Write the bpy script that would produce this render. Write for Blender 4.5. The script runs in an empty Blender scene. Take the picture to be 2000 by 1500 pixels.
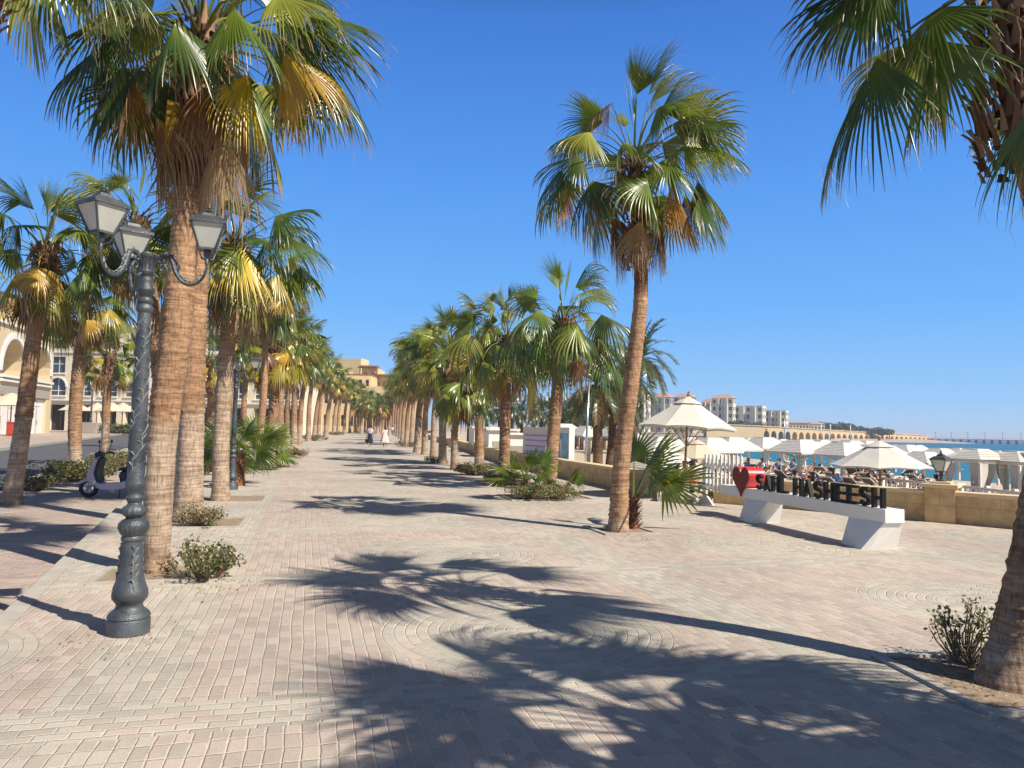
import bpy, bmesh, math, random
import numpy as np
from mathutils import Vector, Matrix

# ------------------------------------------------------------------ camera, sky, sun, exposure
sc = bpy.context.scene
F = 1440.0; HY = 838.0; ROLL = math.radians(1.2); EYE = 1.6          # focal length in photo pixels, horizon row, camera roll, eye height
pitch = math.atan((HY - 750) * math.cos(ROLL) / F)
_f = np.array([0, math.cos(pitch), math.sin(pitch)]); _r0 = np.array([1., 0, 0]); _u0 = np.cross(_r0, _f)
_r = _r0 * math.cos(ROLL) + _u0 * math.sin(ROLL); _u = -_r0 * math.sin(ROLL) + _u0 * math.cos(ROLL)
CAM = np.array([0, 0, EYE])
cam_data = bpy.data.cameras.new('camera'); cam = bpy.data.objects.new('camera', cam_data)
sc.collection.objects.link(cam); sc.camera = cam
cam_data.sensor_width = 36; cam_data.lens = 36 * F / 2000; cam_data.clip_start = 0.05; cam_data.clip_end = 20000
cam.matrix_world = Matrix(((_r[0], _u[0], -_f[0], 0), (_r[1], _u[1], -_f[1], 0), (_r[2], _u[2], -_f[2], EYE), (0, 0, 0, 1)))

SUN_EL = math.radians(46); SUN_AZ = math.radians(56)      # light travels 56 deg left of straight ahead
sun_to = Vector((math.sin(SUN_AZ) * math.cos(SUN_EL), -math.cos(SUN_AZ) * math.cos(SUN_EL), math.sin(SUN_EL)))
w = bpy.data.worlds.new('World'); sc.world = w; w.use_nodes = True
nt = w.node_tree; bg = nt.nodes['Background']
sky = nt.nodes.new('ShaderNodeTexSky'); sky.sky_type = 'NISHITA'; sky.sun_disc = False
sky.sun_elevation = SUN_EL; sky.sun_rotation = math.atan2(sun_to.x, sun_to.y)
sky.altitude = 0; sky.air_density = 1.0; sky.dust_density = 0.25; sky.ozone_density = 3.0
hsv = nt.nodes.new('ShaderNodeHueSaturation'); hsv.inputs['Saturation'].default_value = 1.12; hsv.inputs['Value'].default_value = 1.0
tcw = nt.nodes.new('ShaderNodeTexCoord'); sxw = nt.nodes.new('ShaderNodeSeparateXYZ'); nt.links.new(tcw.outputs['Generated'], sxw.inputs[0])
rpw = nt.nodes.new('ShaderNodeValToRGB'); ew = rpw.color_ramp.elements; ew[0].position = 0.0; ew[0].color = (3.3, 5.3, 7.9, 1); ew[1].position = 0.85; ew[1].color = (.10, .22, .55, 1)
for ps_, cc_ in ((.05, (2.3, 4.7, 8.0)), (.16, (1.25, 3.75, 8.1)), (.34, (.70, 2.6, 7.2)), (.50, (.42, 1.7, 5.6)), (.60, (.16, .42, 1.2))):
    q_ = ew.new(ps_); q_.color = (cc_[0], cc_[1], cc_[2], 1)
nt.links.new(sxw.outputs[2], rpw.inputs[0]); mxw = nt.nodes.new('ShaderNodeMix'); mxw.data_type = 'RGBA'; mxw.inputs[0].default_value = 0.93      # clear-air blue over the physical sky; unseen zenith darkened to deepen shadows
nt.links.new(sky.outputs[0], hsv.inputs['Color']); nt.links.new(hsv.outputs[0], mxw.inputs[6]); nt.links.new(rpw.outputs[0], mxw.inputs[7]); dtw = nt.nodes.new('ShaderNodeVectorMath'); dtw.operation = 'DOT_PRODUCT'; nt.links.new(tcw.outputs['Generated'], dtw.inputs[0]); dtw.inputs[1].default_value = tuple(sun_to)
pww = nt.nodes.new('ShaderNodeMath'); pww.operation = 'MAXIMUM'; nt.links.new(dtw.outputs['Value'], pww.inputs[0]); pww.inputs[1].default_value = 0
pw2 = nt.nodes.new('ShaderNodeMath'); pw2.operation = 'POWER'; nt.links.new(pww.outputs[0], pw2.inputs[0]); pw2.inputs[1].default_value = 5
glw = nt.nodes.new('ShaderNodeMix'); glw.data_type = 'RGBA'; glw.blend_type = 'ADD'; nt.links.new(pw2.outputs[0], glw.inputs[0]); nt.links.new(mxw.outputs[2], glw.inputs[6]); glw.inputs[7].default_value = (2.6, 2.0, 1.4, 1)   # warm glow added round the unseen sun to take blue out of shade
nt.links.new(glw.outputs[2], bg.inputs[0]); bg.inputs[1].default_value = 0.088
sl = bpy.data.lights.new('sun', 'SUN'); sl.energy = 5.0; sl.angle = math.radians(0.5); sl.color = (1.0, 0.93, 0.83)
so = bpy.data.objects.new('sun', sl); sc.collection.objects.link(so); so.rotation_euler = sun_to.to_track_quat('Z', 'Y').to_euler()
vs = sc.view_settings; vs.view_transform = 'Standard'; vs.look = 'None'; vs.exposure = 0.50; vs.gamma = 1; vs.use_curve_mapping = False
sc.cycles.max_bounces = 6; sc.cycles.transparent_max_bounces = 8

def ray(x, y): return _f + (x - 1000) / F * _r + (750 - y) / F * _u
def G(x, y, z=0.0):                                        # point of the ground (height z) seen at photo pixel x, y
    d = ray(x, y); return CAM + d * ((z - EYE) / d[2])
def D(x, y, Y):                                            # point at world distance Y ahead seen at photo pixel x, y
    d = ray(x, y); return CAM + d * (Y / d[1])
V3 = lambda p: Vector([float(a) for a in p])
rad = math.radians; PI = math.pi

# ------------------------------------------------------------------ materials
def nmat(name):
    m = bpy.data.materials.new(name); m.use_nodes = True
    return m, m.node_tree.nodes, m.node_tree.links, m.node_tree.nodes['Principled BSDF']
def L(*c): return (c[0], c[1], c[2], 1)
def mat(name, col, rough=0.6, var=0.15, scale=6.0, bump=0.0, bscale=40.0, metal=0.0, spec=0.5, col2=None, trans=0.0):
    m, n, l, p = nmat(name)
    tc = n.new('ShaderNodeTexCoord'); nz = n.new('ShaderNodeTexNoise'); nz.inputs['Scale'].default_value = scale
    nz.inputs['Detail'].default_value = 6; nz.inputs['Roughness'].default_value = 0.65
    l.new(tc.outputs['Object'], nz.inputs['Vector'])
    rp = n.new('ShaderNodeValToRGB'); rp.color_ramp.elements[0].position = 0.3; rp.color_ramp.elements[1].position = 0.7
    c2 = col2 if col2 else tuple(min(1, c * (1 + var)) for c in col)
    rp.color_ramp.elements[0].color = L(*[c * (1 - var) for c in col]); rp.color_ramp.elements[1].color = L(*c2)
    l.new(nz.outputs[0], rp.inputs[0]); l.new(rp.outputs[0], p.inputs['Base Color'])
    p.inputs['Roughness'].default_value = rough; p.inputs['Metallic'].default_value = metal
    p.inputs['Specular IOR Level'].default_value = spec
    if bump:
        b = n.new('ShaderNodeBump'); b.inputs['Strength'].default_value = bump; b.inputs['Distance'].default_value = 0.02
        nb = n.new('ShaderNodeTexNoise'); nb.inputs['Scale'].default_value = bscale; nb.inputs['Detail'].default_value = 4
        l.new(tc.outputs['Object'], nb.inputs['Vector']); l.new(nb.outputs[0], b.inputs['Height']); l.new(b.outputs[0], p.inputs['Normal'])
    if trans:
        tr = n.new('ShaderNodeBsdfTranslucent'); mx = n.new('ShaderNodeMixShader'); mx.inputs[0].default_value = trans
        l.new(rp.outputs[0], tr.inputs[0]); l.new(p.outputs[0], mx.inputs[1]); l.new(tr.outputs[0], mx.inputs[2])
        l.new(mx.outputs[0], n['Material Output'].inputs[0])
    return m
def leafmat(name, rough=0.30, trans=0.26, spec=0.6):
    m, n, l, p = nmat(name)
    at = n.new('ShaderNodeAttribute'); at.attribute_name = 'Col'
    l.new(at.outputs['Color'], p.inputs['Base Color']); p.inputs['Roughness'].default_value = rough; p.inputs['Specular IOR Level'].default_value = spec
    tr = n.new('ShaderNodeBsdfTranslucent'); mx = n.new('ShaderNodeMixShader'); mx.inputs[0].default_value = trans
    g = n.new('ShaderNodeMix'); g.data_type = 'RGBA'; g.blend_type = 'MULTIPLY'; g.inputs[0].default_value = 1; g.inputs[7].default_value = (1.5, 1.6, 0.7, 1)
    l.new(at.outputs['Color'], g.inputs[6]); l.new(g.outputs[2], tr.inputs[0])
    l.new(p.outputs[0], mx.inputs[1]); l.new(tr.outputs[0], mx.inputs[2]); l.new(mx.outputs[0], n['Material Output'].inputs[0])
    return m
M = {}
M['leaf'] = leafmat('palm_leaf'); M['deadleaf'] = leafmat('dead_palm_leaf', 0.7, 0.18, 0.25); M['bush'] = leafmat('bush_leaf', 0.5, 0.22, 0.4)
M['boot'] = leafmat('leaf_base', 0.8, 0.0, 0.2)

def trunkmat():
    m, n, l, p = nmat('palm_bark')
    at = n.new('ShaderNodeAttribute'); at.attribute_name = 'Col'
    tc = n.new('ShaderNodeTexCoord')
    mp = n.new('ShaderNodeMapping'); mp.inputs['Scale'].default_value = (3, 3, 42); l.new(tc.outputs['Object'], mp.inputs[0])
    rings = n.new('ShaderNodeTexNoise'); rings.inputs['Scale'].default_value = 1.0; rings.inputs['Distortion'].default_value = .5; rings.inputs['Detail'].default_value = 5; rings.inputs['Roughness'].default_value = 0.7
    l.new(mp.outputs[0], rings.inputs['Vector'])
    mp2 = n.new('ShaderNodeMapping'); mp2.inputs['Scale'].default_value = (46, 46, 9); l.new(tc.outputs['Object'], mp2.inputs[0])
    cr = n.new('ShaderNodeTexNoise'); cr.inputs['Scale'].default_value = 1.0; cr.inputs['Detail'].default_value = 4; l.new(mp2.outputs[0], cr.inputs['Vector'])
    pt = n.new('ShaderNodeTexNoise'); pt.inputs['Scale'].default_value = 5; pt.inputs['Detail'].default_value = 5; l.new(tc.outputs['Object'], pt.inputs['Vector'])
    def ramp(src, a, b, ca, cb):
        r = n.new('ShaderNodeValToRGB'); r.color_ramp.elements[0].position = a; r.color_ramp.elements[1].position = b
        r.color_ramp.elements[0].color = L(*ca); r.color_ramp.elements[1].color = L(*cb); l.new(src, r.inputs[0]); return r.outputs[0]
    def mul(a, b, f=1.0):
        x = n.new('ShaderNodeMix'); x.data_type = 'RGBA'; x.blend_type = 'MULTIPLY'; x.inputs[0].default_value = f; l.new(a, x.inputs[6]); l.new(b, x.inputs[7]); return x.outputs[2]
    c = mul(at.outputs['Color'], ramp(rings.outputs[0], 0.36, 0.6, (.62, .58, .55), (1.2, 1.18, 1.15)))
    c = mul(c, ramp(cr.outputs[0], 0.36, 0.5, (.72, .68, .65), (1.07, 1.07, 1.07)))
    c = mul(c, ramp(pt.outputs[0], 0.35, 0.65, (.78, .74, .7), (1.15, 1.14, 1.12)))
    l.new(c, p.inputs['Base Color']); p.inputs['Roughness'].default_value = 0.85; p.inputs['Specular IOR Level'].default_value = 0.2
    ad = n.new('ShaderNodeMath'); ad.operation = 'ADD'; l.new(rings.outputs[0], ad.inputs[0]); l.new(cr.outputs[0], ad.inputs[1])
    b = n.new('ShaderNodeBump'); b.inputs['Strength'].default_value = 0.7; b.inputs['Distance'].default_value = 0.012
    l.new(ad.outputs[0], b.inputs['Height']); l.new(b.outputs[0], p.inputs['Normal'])
    return m
M['bark'] = trunkmat()

def pavermat(name, ang, pink, grey, plain=False):
    """concrete block paving: stacked 10x20 blocks, grey cross bands, grey ring-laid circles, sandy joints"""
    m, n, l, p = nmat(name)
    def math_(op, a, b=None, c=None, clamp=False):
        x = n.new('ShaderNodeMath'); x.operation = op; x.use_clamp = clamp
        for i, q in enumerate((a, b, c)):
            if q is None: continue
            if isinstance(q, (int, float)): x.inputs[i].default_value = q
            else: l.new(q, x.inputs[i])
        return x.outputs[0]
    def mixf(f, a, b):
        x = n.new('ShaderNodeMix'); x.data_type = 'FLOAT'; l.new(f, x.inputs[0])
        for i, q in ((2, a), (3, b)):
            if isinstance(q, (int, float)): x.inputs[i].default_value = q
            else: l.new(q, x.inputs[i])
        return x.outputs[0]
    def mixc(f, a, b, bt='MIX'):
        x = n.new('ShaderNodeMix'); x.data_type = 'RGBA'; x.blend_type = bt
        if isinstance(f, (int, float)): x.inputs[0].default_value = f
        else: l.new(f, x.inputs[0])
        for i, q in ((6, a), (7, b)):
            if isinstance(q, tuple): x.inputs[i].default_value = q
            else: l.new(q, x.inputs[i])
        return x.outputs[2]
    def noise(scale, det=4, rough=0.6, vec=None):
        x = n.new('ShaderNodeTexNoise'); x.inputs['Scale'].default_value = scale; x.inputs['Detail'].default_value = det; x.inputs['Roughness'].default_value = rough
        l.new(vec if vec else geo.outputs['Position'], x.inputs['Vector']); return x
    geo = n.new('ShaderNodeNewGeometry')
    wob = noise(1.1, 3); sep = n.new('ShaderNodeSeparateColor'); l.new(wob.outputs['Color'], sep.inputs[0])
    wob2 = noise(9, 2); sep2 = n.new('ShaderNodeSeparateColor'); l.new(wob2.outputs['Color'], sep2.inputs[0])
    def dot(v):
        x = n.new('ShaderNodeVectorMath'); x.operation = 'DOT_PRODUCT'; l.new(geo.outputs['Position'], x.inputs[0]); x.inputs[1].default_value = v; return x.outputs['Value']
    ca, sa = math.cos(ang), math.sin(ang)
    U = math_('ADD', dot((ca, sa, 0)), 100.0); V = math_('ADD', dot((-sa, ca, 0)), 100.0)
    Uw = math_('ADD', math_('MULTIPLY_ADD', sep.outputs[0], 0.05, U), math_('MULTIPLY', sep2.outputs[0], 0.013))
    Vw = math_('ADD', math_('MULTIPLY_ADD', sep.outputs[1], 0.05, V), math_('MULTIPLY', sep2.outputs[1], 0.013))
    bw, bl = 0.088, 0.165
    a1 = math_('DIVIDE', Uw, bw); b1 = math_('DIVIDE', Vw, bl)
    b2 = math_('DIVIDE', Vw, bw); a2 = math_('MULTIPLY_ADD', math_('FLOOR', b2), 0.5, math_('DIVIDE', Uw, bl))
    if plain:
        a, b, sa_, sb_ = a2, b2, bl, bw
        greymask = math_('GREATER_THAN', noise(0.18, 1).outputs[0], 0.6)
    else:
        PU, PV = 4.65, 3.67
        u0 = math_('MODULO', math_('SUBTRACT', U, 100.0 - 46.5 + 1.75 - PU / 2), PU); v0 = math_('MODULO', math_('SUBTRACT', V, 100.0 - 36.7 + 5.75 - PV / 2), PV)
        uc = math_('SUBTRACT', u0, PU / 2); vc = math_('SUBTRACT', v0, PV / 2)
        r = math_('SQRT', math_('ADD', math_('MULTIPLY', uc, uc), math_('MULTIPLY', vc, vc)))
        circ = math_('LESS_THAN', r, 1.155)
        rk = math_('DIVIDE', r, bw); th = math_('ARCTAN2', vc, uc)
        a3 = math_('DIVIDE', math_('MULTIPLY', th, math_('MULTIPLY', math_('ADD', math_('FLOOR', rk), 0.6), bw)), 0.17)
        bandv = math_('MULTIPLY', math_('GREATER_THAN', vc, -PV / 2 + 0.28), math_('LESS_THAN', vc, -PV / 2 + 0.75))
        bandu = math_('MULTIPLY', math_('GREATER_THAN', uc, 1.55), math_('LESS_THAN', uc, 2.2))
        a = mixf(bandv, a1, a2); b = mixf(bandv, b1, b2); sa_ = mixf(bandv, bw, bl); sb_ = mixf(bandv, bl, bw)
        a = mixf(circ, a, a3); b = mixf(circ, b, rk); sa_ = mixf(circ, sa_, 0.17); sb_ = mixf(circ, sb_, bw)
        greymask = math_('MAXIMUM', circ, math_('MAXIMUM', bandv, bandu))
        # zones further off laid mostly grey, patches of relaid mixed blocks
        big = noise(0.22, 2); greymask = math_('MAXIMUM', greymask, math_('GREATER_THAN', big.outputs[0], 0.60))
    fa = math_('FRACT', a); fb = math_('FRACT', b)
    ea = math_('MULTIPLY', math_('MINIMUM', fa, math_('SUBTRACT', 1.0, fa)), sa_); eb = math_('MULTIPLY', math_('MINIMUM', fb, math_('SUBTRACT', 1.0, fb)), sb_)
    e = math_('MINIMUM', ea, eb)
    jn = noise(14, 3); jn2 = noise(1.6, 4); jw = math_('MULTIPLY', math_('MULTIPLY_ADD', jn.outputs[0], 0.009, 0.0003), math_('MULTIPLY_ADD', jn2.outputs[0], 2.2, 0.05))
    joint = math_('SUBTRACT', 1.0, math_('DIVIDE', math_('SUBTRACT', e, math_('MULTIPLY', jw, 0.35)), jw, clamp=True), clamp=True)
    cid = n.new('ShaderNodeCombineXYZ'); l.new(math_('FLOOR', a), cid.inputs[0]); l.new(math_('FLOOR', b), cid.inputs[1]); 
    if not plain: l.new(circ, cid.inputs[2])
    wn = n.new('ShaderNodeTexWhiteNoise'); l.new(cid.outputs[0], wn.inputs[0]); ws = n.new('ShaderNodeSeparateColor'); l.new(wn.outputs['Color'], ws.inputs[0])
    gm = math_('ABSOLUTE', math_('SUBTRACT', greymask, math_('GREATER_THAN', ws.outputs[0], 0.94)))
    col = mixc(gm, L(*pink), L(*grey))
    br = math_('MULTIPLY_ADD', ws.outputs[1], 0.30, 0.84); brc = n.new('ShaderNodeCombineColor')
    for i in range(3): l.new(br, brc.inputs[i])
    col = mixc(1.0, col, brc.outputs[0], 'MULTIPLY')
    fine = noise(70, 4, 0.75); rr = n.new('ShaderNodeValToRGB'); rr.color_ramp.elements[0].color = (.78, .78, .78, 1); rr.color_ramp.elements[1].color = (1.18, 1.18, 1.18, 1)
    rr.color_ramp.elements[0].position = .3; rr.color_ramp.elements[1].position = .7; l.new(fine.outputs[0], rr.inputs[0]); col = mixc(1.0, col, rr.outputs[0], 'MULTIPLY')
    sand = noise(0.9, 7, 0.7); sm = math_('MULTIPLY', math_('DIVIDE', math_('SUBTRACT', sand.outputs[0], 0.42), 0.3, clamp=True), 0.75)
    sand2 = noise(6, 5, 0.7); sm = math_('MULTIPLY', sm, math_('MULTIPLY_ADD', sand2.outputs[0], 1.2, 0.1), clamp=True)
    col = mixc(sm, col, L(.52, .45, .35))
    col = mixc(math_('MULTIPLY', joint, 0.9), col, L(.60, .50, .39))
    st = noise(0.33, 5, 0.6); sr = n.new('ShaderNodeValToRGB'); sr.color_ramp.elements[0].color = (.86, .85, .83, 1); sr.color_ramp.elements[1].color = (1.10, 1.08, 1.05, 1); sr.color_ramp.elements[0].position = .34; sr.color_ramp.elements[1].position = .62; l.new(st.outputs[0], sr.inputs[0]); col = mixc(1.0, col, sr.outputs[0], 'MULTIPLY')
    dr_ = noise(2.3, 6, 0.75); dmm = math_('MULTIPLY', math_('DIVIDE', math_('SUBTRACT', dr_.outputs[0], 0.60), 0.06, clamp=True), 0.55); col = mixc(dmm, col, L(.50, .42, .31))
    dk = noise(5.5, 4, 0.8); dm = math_('MULTIPLY', math_('DIVIDE', math_('SUBTRACT', dk.outputs[0], 0.64), 0.08, clamp=True), 0.35); col = mixc(dm, col, L(.16, .14, .12))
    l.new(col, p.inputs['Base Color']); p.inputs['Roughness'].default_value = 0.82; p.inputs['Specular IOR Level'].default_value = 0.3
    h = math_('ADD', math_('MULTIPLY', math_('SUBTRACT', 1.0, joint), 1.0), math_('MULTIPLY', ws.outputs[2], 0.35)); h = math_('ADD', h, math_('MULTIPLY', fine.outputs[0], 0.5))
    b_ = n.new('ShaderNodeBump'); b_.inputs['Strength'].default_value = 0.85; b_.inputs['Distance'].default_value = 0.008; l.new(h, b_.inputs['Height']); l.new(b_.outputs[0], p.inputs['Normal'])
    return m
M['paving'] = pavermat('block_paving', rad(15.4), (.42, .35, .30), (.41, .385, .325))
M['paving2'] = pavermat('side_paving', rad(21), (.37, .285, .245), (.38, .345, .285), True)
M['paving3'] = pavermat('far_paving', rad(21), (.36, .28, .25), (.38, .35, .30), True)
M['asphalt'] = mat('asphalt', (.085, .085, .088), 0.85, 0.2, 2.0, 0.3, 120)
M['kerb'] = mat('kerb_concrete', (.40, .36, .30), 0.85, 0.18, 5, 0.3, 60)
M['soil'] = mat('dry_soil', (.27, .20, .13), 0.95, 0.35, 9, 0.8, 30)
M['sand'] = mat('beach_sand', (.47, .37, .255), 0.95, 0.12, 1.5, 0.5, 12)
M['dust'] = mat('desert_ground', (.42, .34, .25), 0.95, 0.15, .2)
M['stone'] = None
def blockstone(name, c1, c2, mortar, bw=.62, bh=.32):
    m, n, l, p = nmat(name)
    at = n.new('ShaderNodeUVMap'); bk = n.new('ShaderNodeTexBrick')
    l.new(at.outputs[0], bk.inputs['Vector']); bk.inputs['Color1'].default_value = L(*c1); bk.inputs['Color2'].default_value = L(*c2); bk.inputs['Mortar'].default_value = L(*mortar)
    bk.inputs['Scale'].default_value = 1; bk.inputs['Mortar Size'].default_value = .005; bk.inputs['Brick Width'].default_value = bw; bk.inputs['Row Height'].default_value = bh; bk.inputs['Bias'].default_value = 0
    nz = n.new('ShaderNodeTexNoise'); nz.inputs['Scale'].default_value = 5; nz.inputs['Detail'].default_value = 6; tc = n.new('ShaderNodeTexCoord'); l.new(tc.outputs['Object'], nz.inputs[0])
    rp = n.new('ShaderNodeValToRGB'); rp.color_ramp.elements[0].color = (.72, .72, .7, 1); rp.color_ramp.elements[1].color = (1.15, 1.15, 1.15, 1); rp.color_ramp.elements[0].position = .3; rp.color_ramp.elements[1].position = .7; l.new(nz.outputs[0], rp.inputs[0])
    x = n.new('ShaderNodeMix'); x.data_type = 'RGBA'; x.blend_type = 'MULTIPLY'; x.inputs[0].default_value = 1; l.new(bk.outputs[0], x.inputs[6]); l.new(rp.outputs[0], x.inputs[7])
    l.new(x.outputs[2], p.inputs['Base Color']); p.inputs['Roughness'].default_value = .85
    b = n.new('ShaderNodeBump'); b.inputs['Strength'].default_value = .5; b.inputs['Distance'].default_value = .01; l.new(nz.outputs[0], b.inputs['Height']); l.new(b.outputs[0], p.inputs['Normal'])
    return m
M['stone'] = blockstone('sandstone_blocks', (.56, .365, .165), (.64, .45, .22), (.36, .25, .14))
M['cap'] = mat('sandstone_coping', (.66, .50, .28), .85, .12, 4, .3, 40)
M['iron'] = mat('weathered_dark_iron', (.045, .054, .06), .42, .3, 5, .3, 90, .3, .5, (.12, .13, .135)); M['worn_glint_iron'] = mat('dusty_iron_painted_glints', (.15, .16, .16), .6, .3, 14, .3, 60, .1, .4, (.26, .26, .25))  # worn dusty iron; the ornaments' bright highlights are put into its lighter colour
M['glassmilk'] = mat('frosted_lantern_glass', (.66, .66, .57), .35, .10, 7, 0, 10, 0, .5, None, .35)
M['white'] = mat('white_paint', (.76, .73, .66), .45, .05, 3)
M['canopywhite'] = mat('weathered_white_slats', (.60, .57, .50), .75, .12, 5)
M['whitecloth'] = mat('white_canvas', (.62, .59, .52), .9, .07, 2.2, .35, 3.5, 0, .2, None, .12)
M['cream_cloth'] = mat('cream_canvas', (.66, .56, .42), .9, .05, 3, 0, 10, 0, .2, None, .2)
M['wood'] = mat('varnished_wood', (.26, .12, .05), .6, .25, 12)
M['palewood'] = mat('whitewashed_wood', (.62, .55, .45), .8, .15, 6)
M['black'] = mat('black_metal', (.008, .009, .009), .5, .1, 5, spec=.25)
M['red'] = mat('red_paint', (.58, .03, .025), .4, .08, 4)
M['darkred'] = mat('dull_red_face', (.17, .012, .012), .6, .1, 4)
M['rubber'] = mat('black_rubber', (.018, .018, .02), .7, .2, 20)
M['chrome'] = mat('bright_metal', (.6, .6, .62), .25, .05, 5, 0, 10, .9)
M['lilac'] = mat('lilac_grey_paint', (.46, .42, .48), .3, .06, 4)
M['darkplastic'] = mat('dark_plastic', (.02, .018, .03), .4, .2, 10)
M['stucco'] = mat('cream_stucco', (.60, .48, .29), .9, .06, .5, .15, 30)
M['stucco2'] = mat('pale_stucco', (.66, .57, .40), .9, .06, .5)
M['yellowstucco'] = mat('yellow_stucco', (.66, .50, .25), .9, .05, .4)
M['trim'] = mat('white_trim', (.72, .69, .62), .8, .05, 1)
M['glass'] = mat('dark_window_glass', (.05, .065, .08), .12, .3, 1.5)
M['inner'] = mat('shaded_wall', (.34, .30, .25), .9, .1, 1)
M['brownstone'] = mat('brown_plinth', (.24, .12, .09), .7, .15, 3)
M['rooftile'] = mat('red_roof_tile', (.44, .25, .17), .85, .15, 2)
M['darkopen'] = mat('dark_interior', (.03, .027, .025), .9, .2, 1)
M['farhotel'] = mat('far_pale_stucco', (.66, .60, .47), .9, .05, .1)
M['farhotel2'] = mat('far_grey_stucco', (.40, .39, .34), .9, .05, .1)
M['skin'] = mat('skin', (.45, .25, .17), .6, .08, 6)
M['hair'] = mat('dark_hair', (.02, .013, .01), .6, .2, 20)
M['navy'] = mat('navy_cloth', (.014, .015, .03), .85, .15, 8)
M['lavender'] = mat('pale_lavender_cloth', (.50, .50, .62), .85, .1, 8)
M['pink'] = mat('pink_floral_cloth', (.66, .34, .33), .85, .0, 9, 0, 10, 0, .3, (.85, .70, .58))
M['redcloth'] = mat('red_cloth', (.65, .05, .02), .85, .1, 8)
M['blue'] = mat('blue_cloth', (.08, .28, .6), .85, .1, 8)
M['purple'] = mat('plum_cloth', (.16, .05, .09), .85, .1, 8)
M['teal'] = mat('teal_cloth', (.03, .35, .33), .85, .1, 8)
M['jean'] = mat('faded_denim', (.12, .17, .26), .85, .15, 8)
M['taupe'] = mat('taupe_mesh_fabric', (.13, .115, .095), .8, .15, 8)
M['wetred'] = mat('red_box_paint', (.45, .06, .035), .5, .1, 4)
M['fargreen'] = leafmat('distant_tree_leaf', .8, .1, .1)
M['pierdeck'] = mat('pier_deck', (.55, .52, .45), .8, .08, .3)

def watermat():
    m, n, l, p = nmat('sea_water')
    geo = n.new('ShaderNodeNewGeometry'); sp = n.new('ShaderNodeSeparateXYZ'); l.new(geo.outputs['Position'], sp.inputs[0])
    rp = n.new('ShaderNodeValToRGB'); e = rp.color_ramp.elements
    e[0].position = 0; e[0].color = L(.035, .17, .17); e[1].position = 1; e[1].color = L(.004, .05, .12)
    for pos, c in ((.12, (.008, .125, .145)), (.3, (.004, .10, .14)), (.6, (.004, .08, .15))):
        x = e.new(pos); x.color = L(*c)
    dv = n.new('ShaderNodeMath'); dv.operation = 'MULTIPLY_ADD'; dv.inputs[1].default_value = 1 / 900.; dv.inputs[2].default_value = -40 / 900.; dv.use_clamp = True
    nz0 = n.new('ShaderNodeTexNoise'); nz0.inputs['Scale'].default_value = .012; nz0.inputs['Detail'].default_value = 3; l.new(geo.outputs['Position'], nz0.inputs[0])
    ad = n.new('ShaderNodeMath'); ad.operation = 'MULTIPLY_ADD'; l.new(nz0.outputs[0], ad.inputs[0]); ad.inputs[1].default_value = 120; l.new(sp.outputs[1], ad.inputs[2])
    l.new(ad.outputs[0], dv.inputs[0]); l.new(dv.outputs[0], rp.inputs[0]); l.new(rp.outputs[0], p.inputs['Base Color'])
    p.inputs['Roughness'].default_value = .35; p.inputs['Specular IOR Level'].default_value = .25
    nz = n.new('ShaderNodeTexNoise'); nz.inputs['Scale'].default_value = .9; nz.inputs['Detail'].default_value = 4; l.new(geo.outputs['Position'], nz.inputs[0])
    b = n.new('ShaderNodeBump'); b.inputs['Strength'].default_value = .6; b.inputs['Distance'].default_value = .25; l.new(nz.outputs[0], b.inputs['Height']); l.new(b.outputs[0], p.inputs['Normal'])
    return m
M['water'] = watermat()

# ------------------------------------------------------------------ mesh helpers
COL = sc.collection
def tag(o, label=None, cat=None, group=None, kind=None):
    if label: o['label'] = label
    if cat: o['category'] = cat
    if group: o['group'] = group
    if kind: o['kind'] = kind
    return o
def empty(name, loc, label, cat, group=None, rz=0.0):
    o = bpy.data.objects.new(name, None); COL.objects.link(o); o.location = V3(loc); o.rotation_euler = (0, 0, rz); o.empty_display_size = .2
    return tag(o, label, cat, group)
def npmesh(name, V, Q, C=None, m=None, parent=None, smooth=False, loc=None):
    """V (n,3), Q (k,4) quads, C (n,3) colours -> object"""
    me = bpy.data.meshes.new(name); V = np.asarray(V, dtype=np.float32); Q = np.asarray(Q, dtype=np.int32)
    me.vertices.add(len(V)); me.vertices.foreach_set('co', V.ravel()); me.loops.add(Q.size); me.loops.foreach_set('vertex_index', Q.ravel())
    me.polygons.add(len(Q)); me.polygons.foreach_set('loop_start', np.arange(0, Q.size, Q.shape[1], dtype=np.int32)); me.polygons.foreach_set('loop_total', np.full(len(Q), Q.shape[1], dtype=np.int32))
    if smooth: me.polygons.foreach_set('use_smooth', np.ones(len(Q), dtype=bool))
    me.update(calc_edges=True)
    if C is not None:
        ca = me.color_attributes.new('Col', 'FLOAT_COLOR', 'POINT'); cc = np.ones((len(V), 4), dtype=np.float32); cc[:, :3] = C; ca.data.foreach_set('color', cc.ravel())
    if m: me.materials.append(m)
    return linkmesh(name, me, parent, loc)
def linkmesh(name, me, parent=None, loc=None):
    o = bpy.data.objects.new(name, me); COL.objects.link(o)
    if parent is not None: o.parent = parent
    if loc is not None: o.location = V3(loc)
    return o
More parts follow.
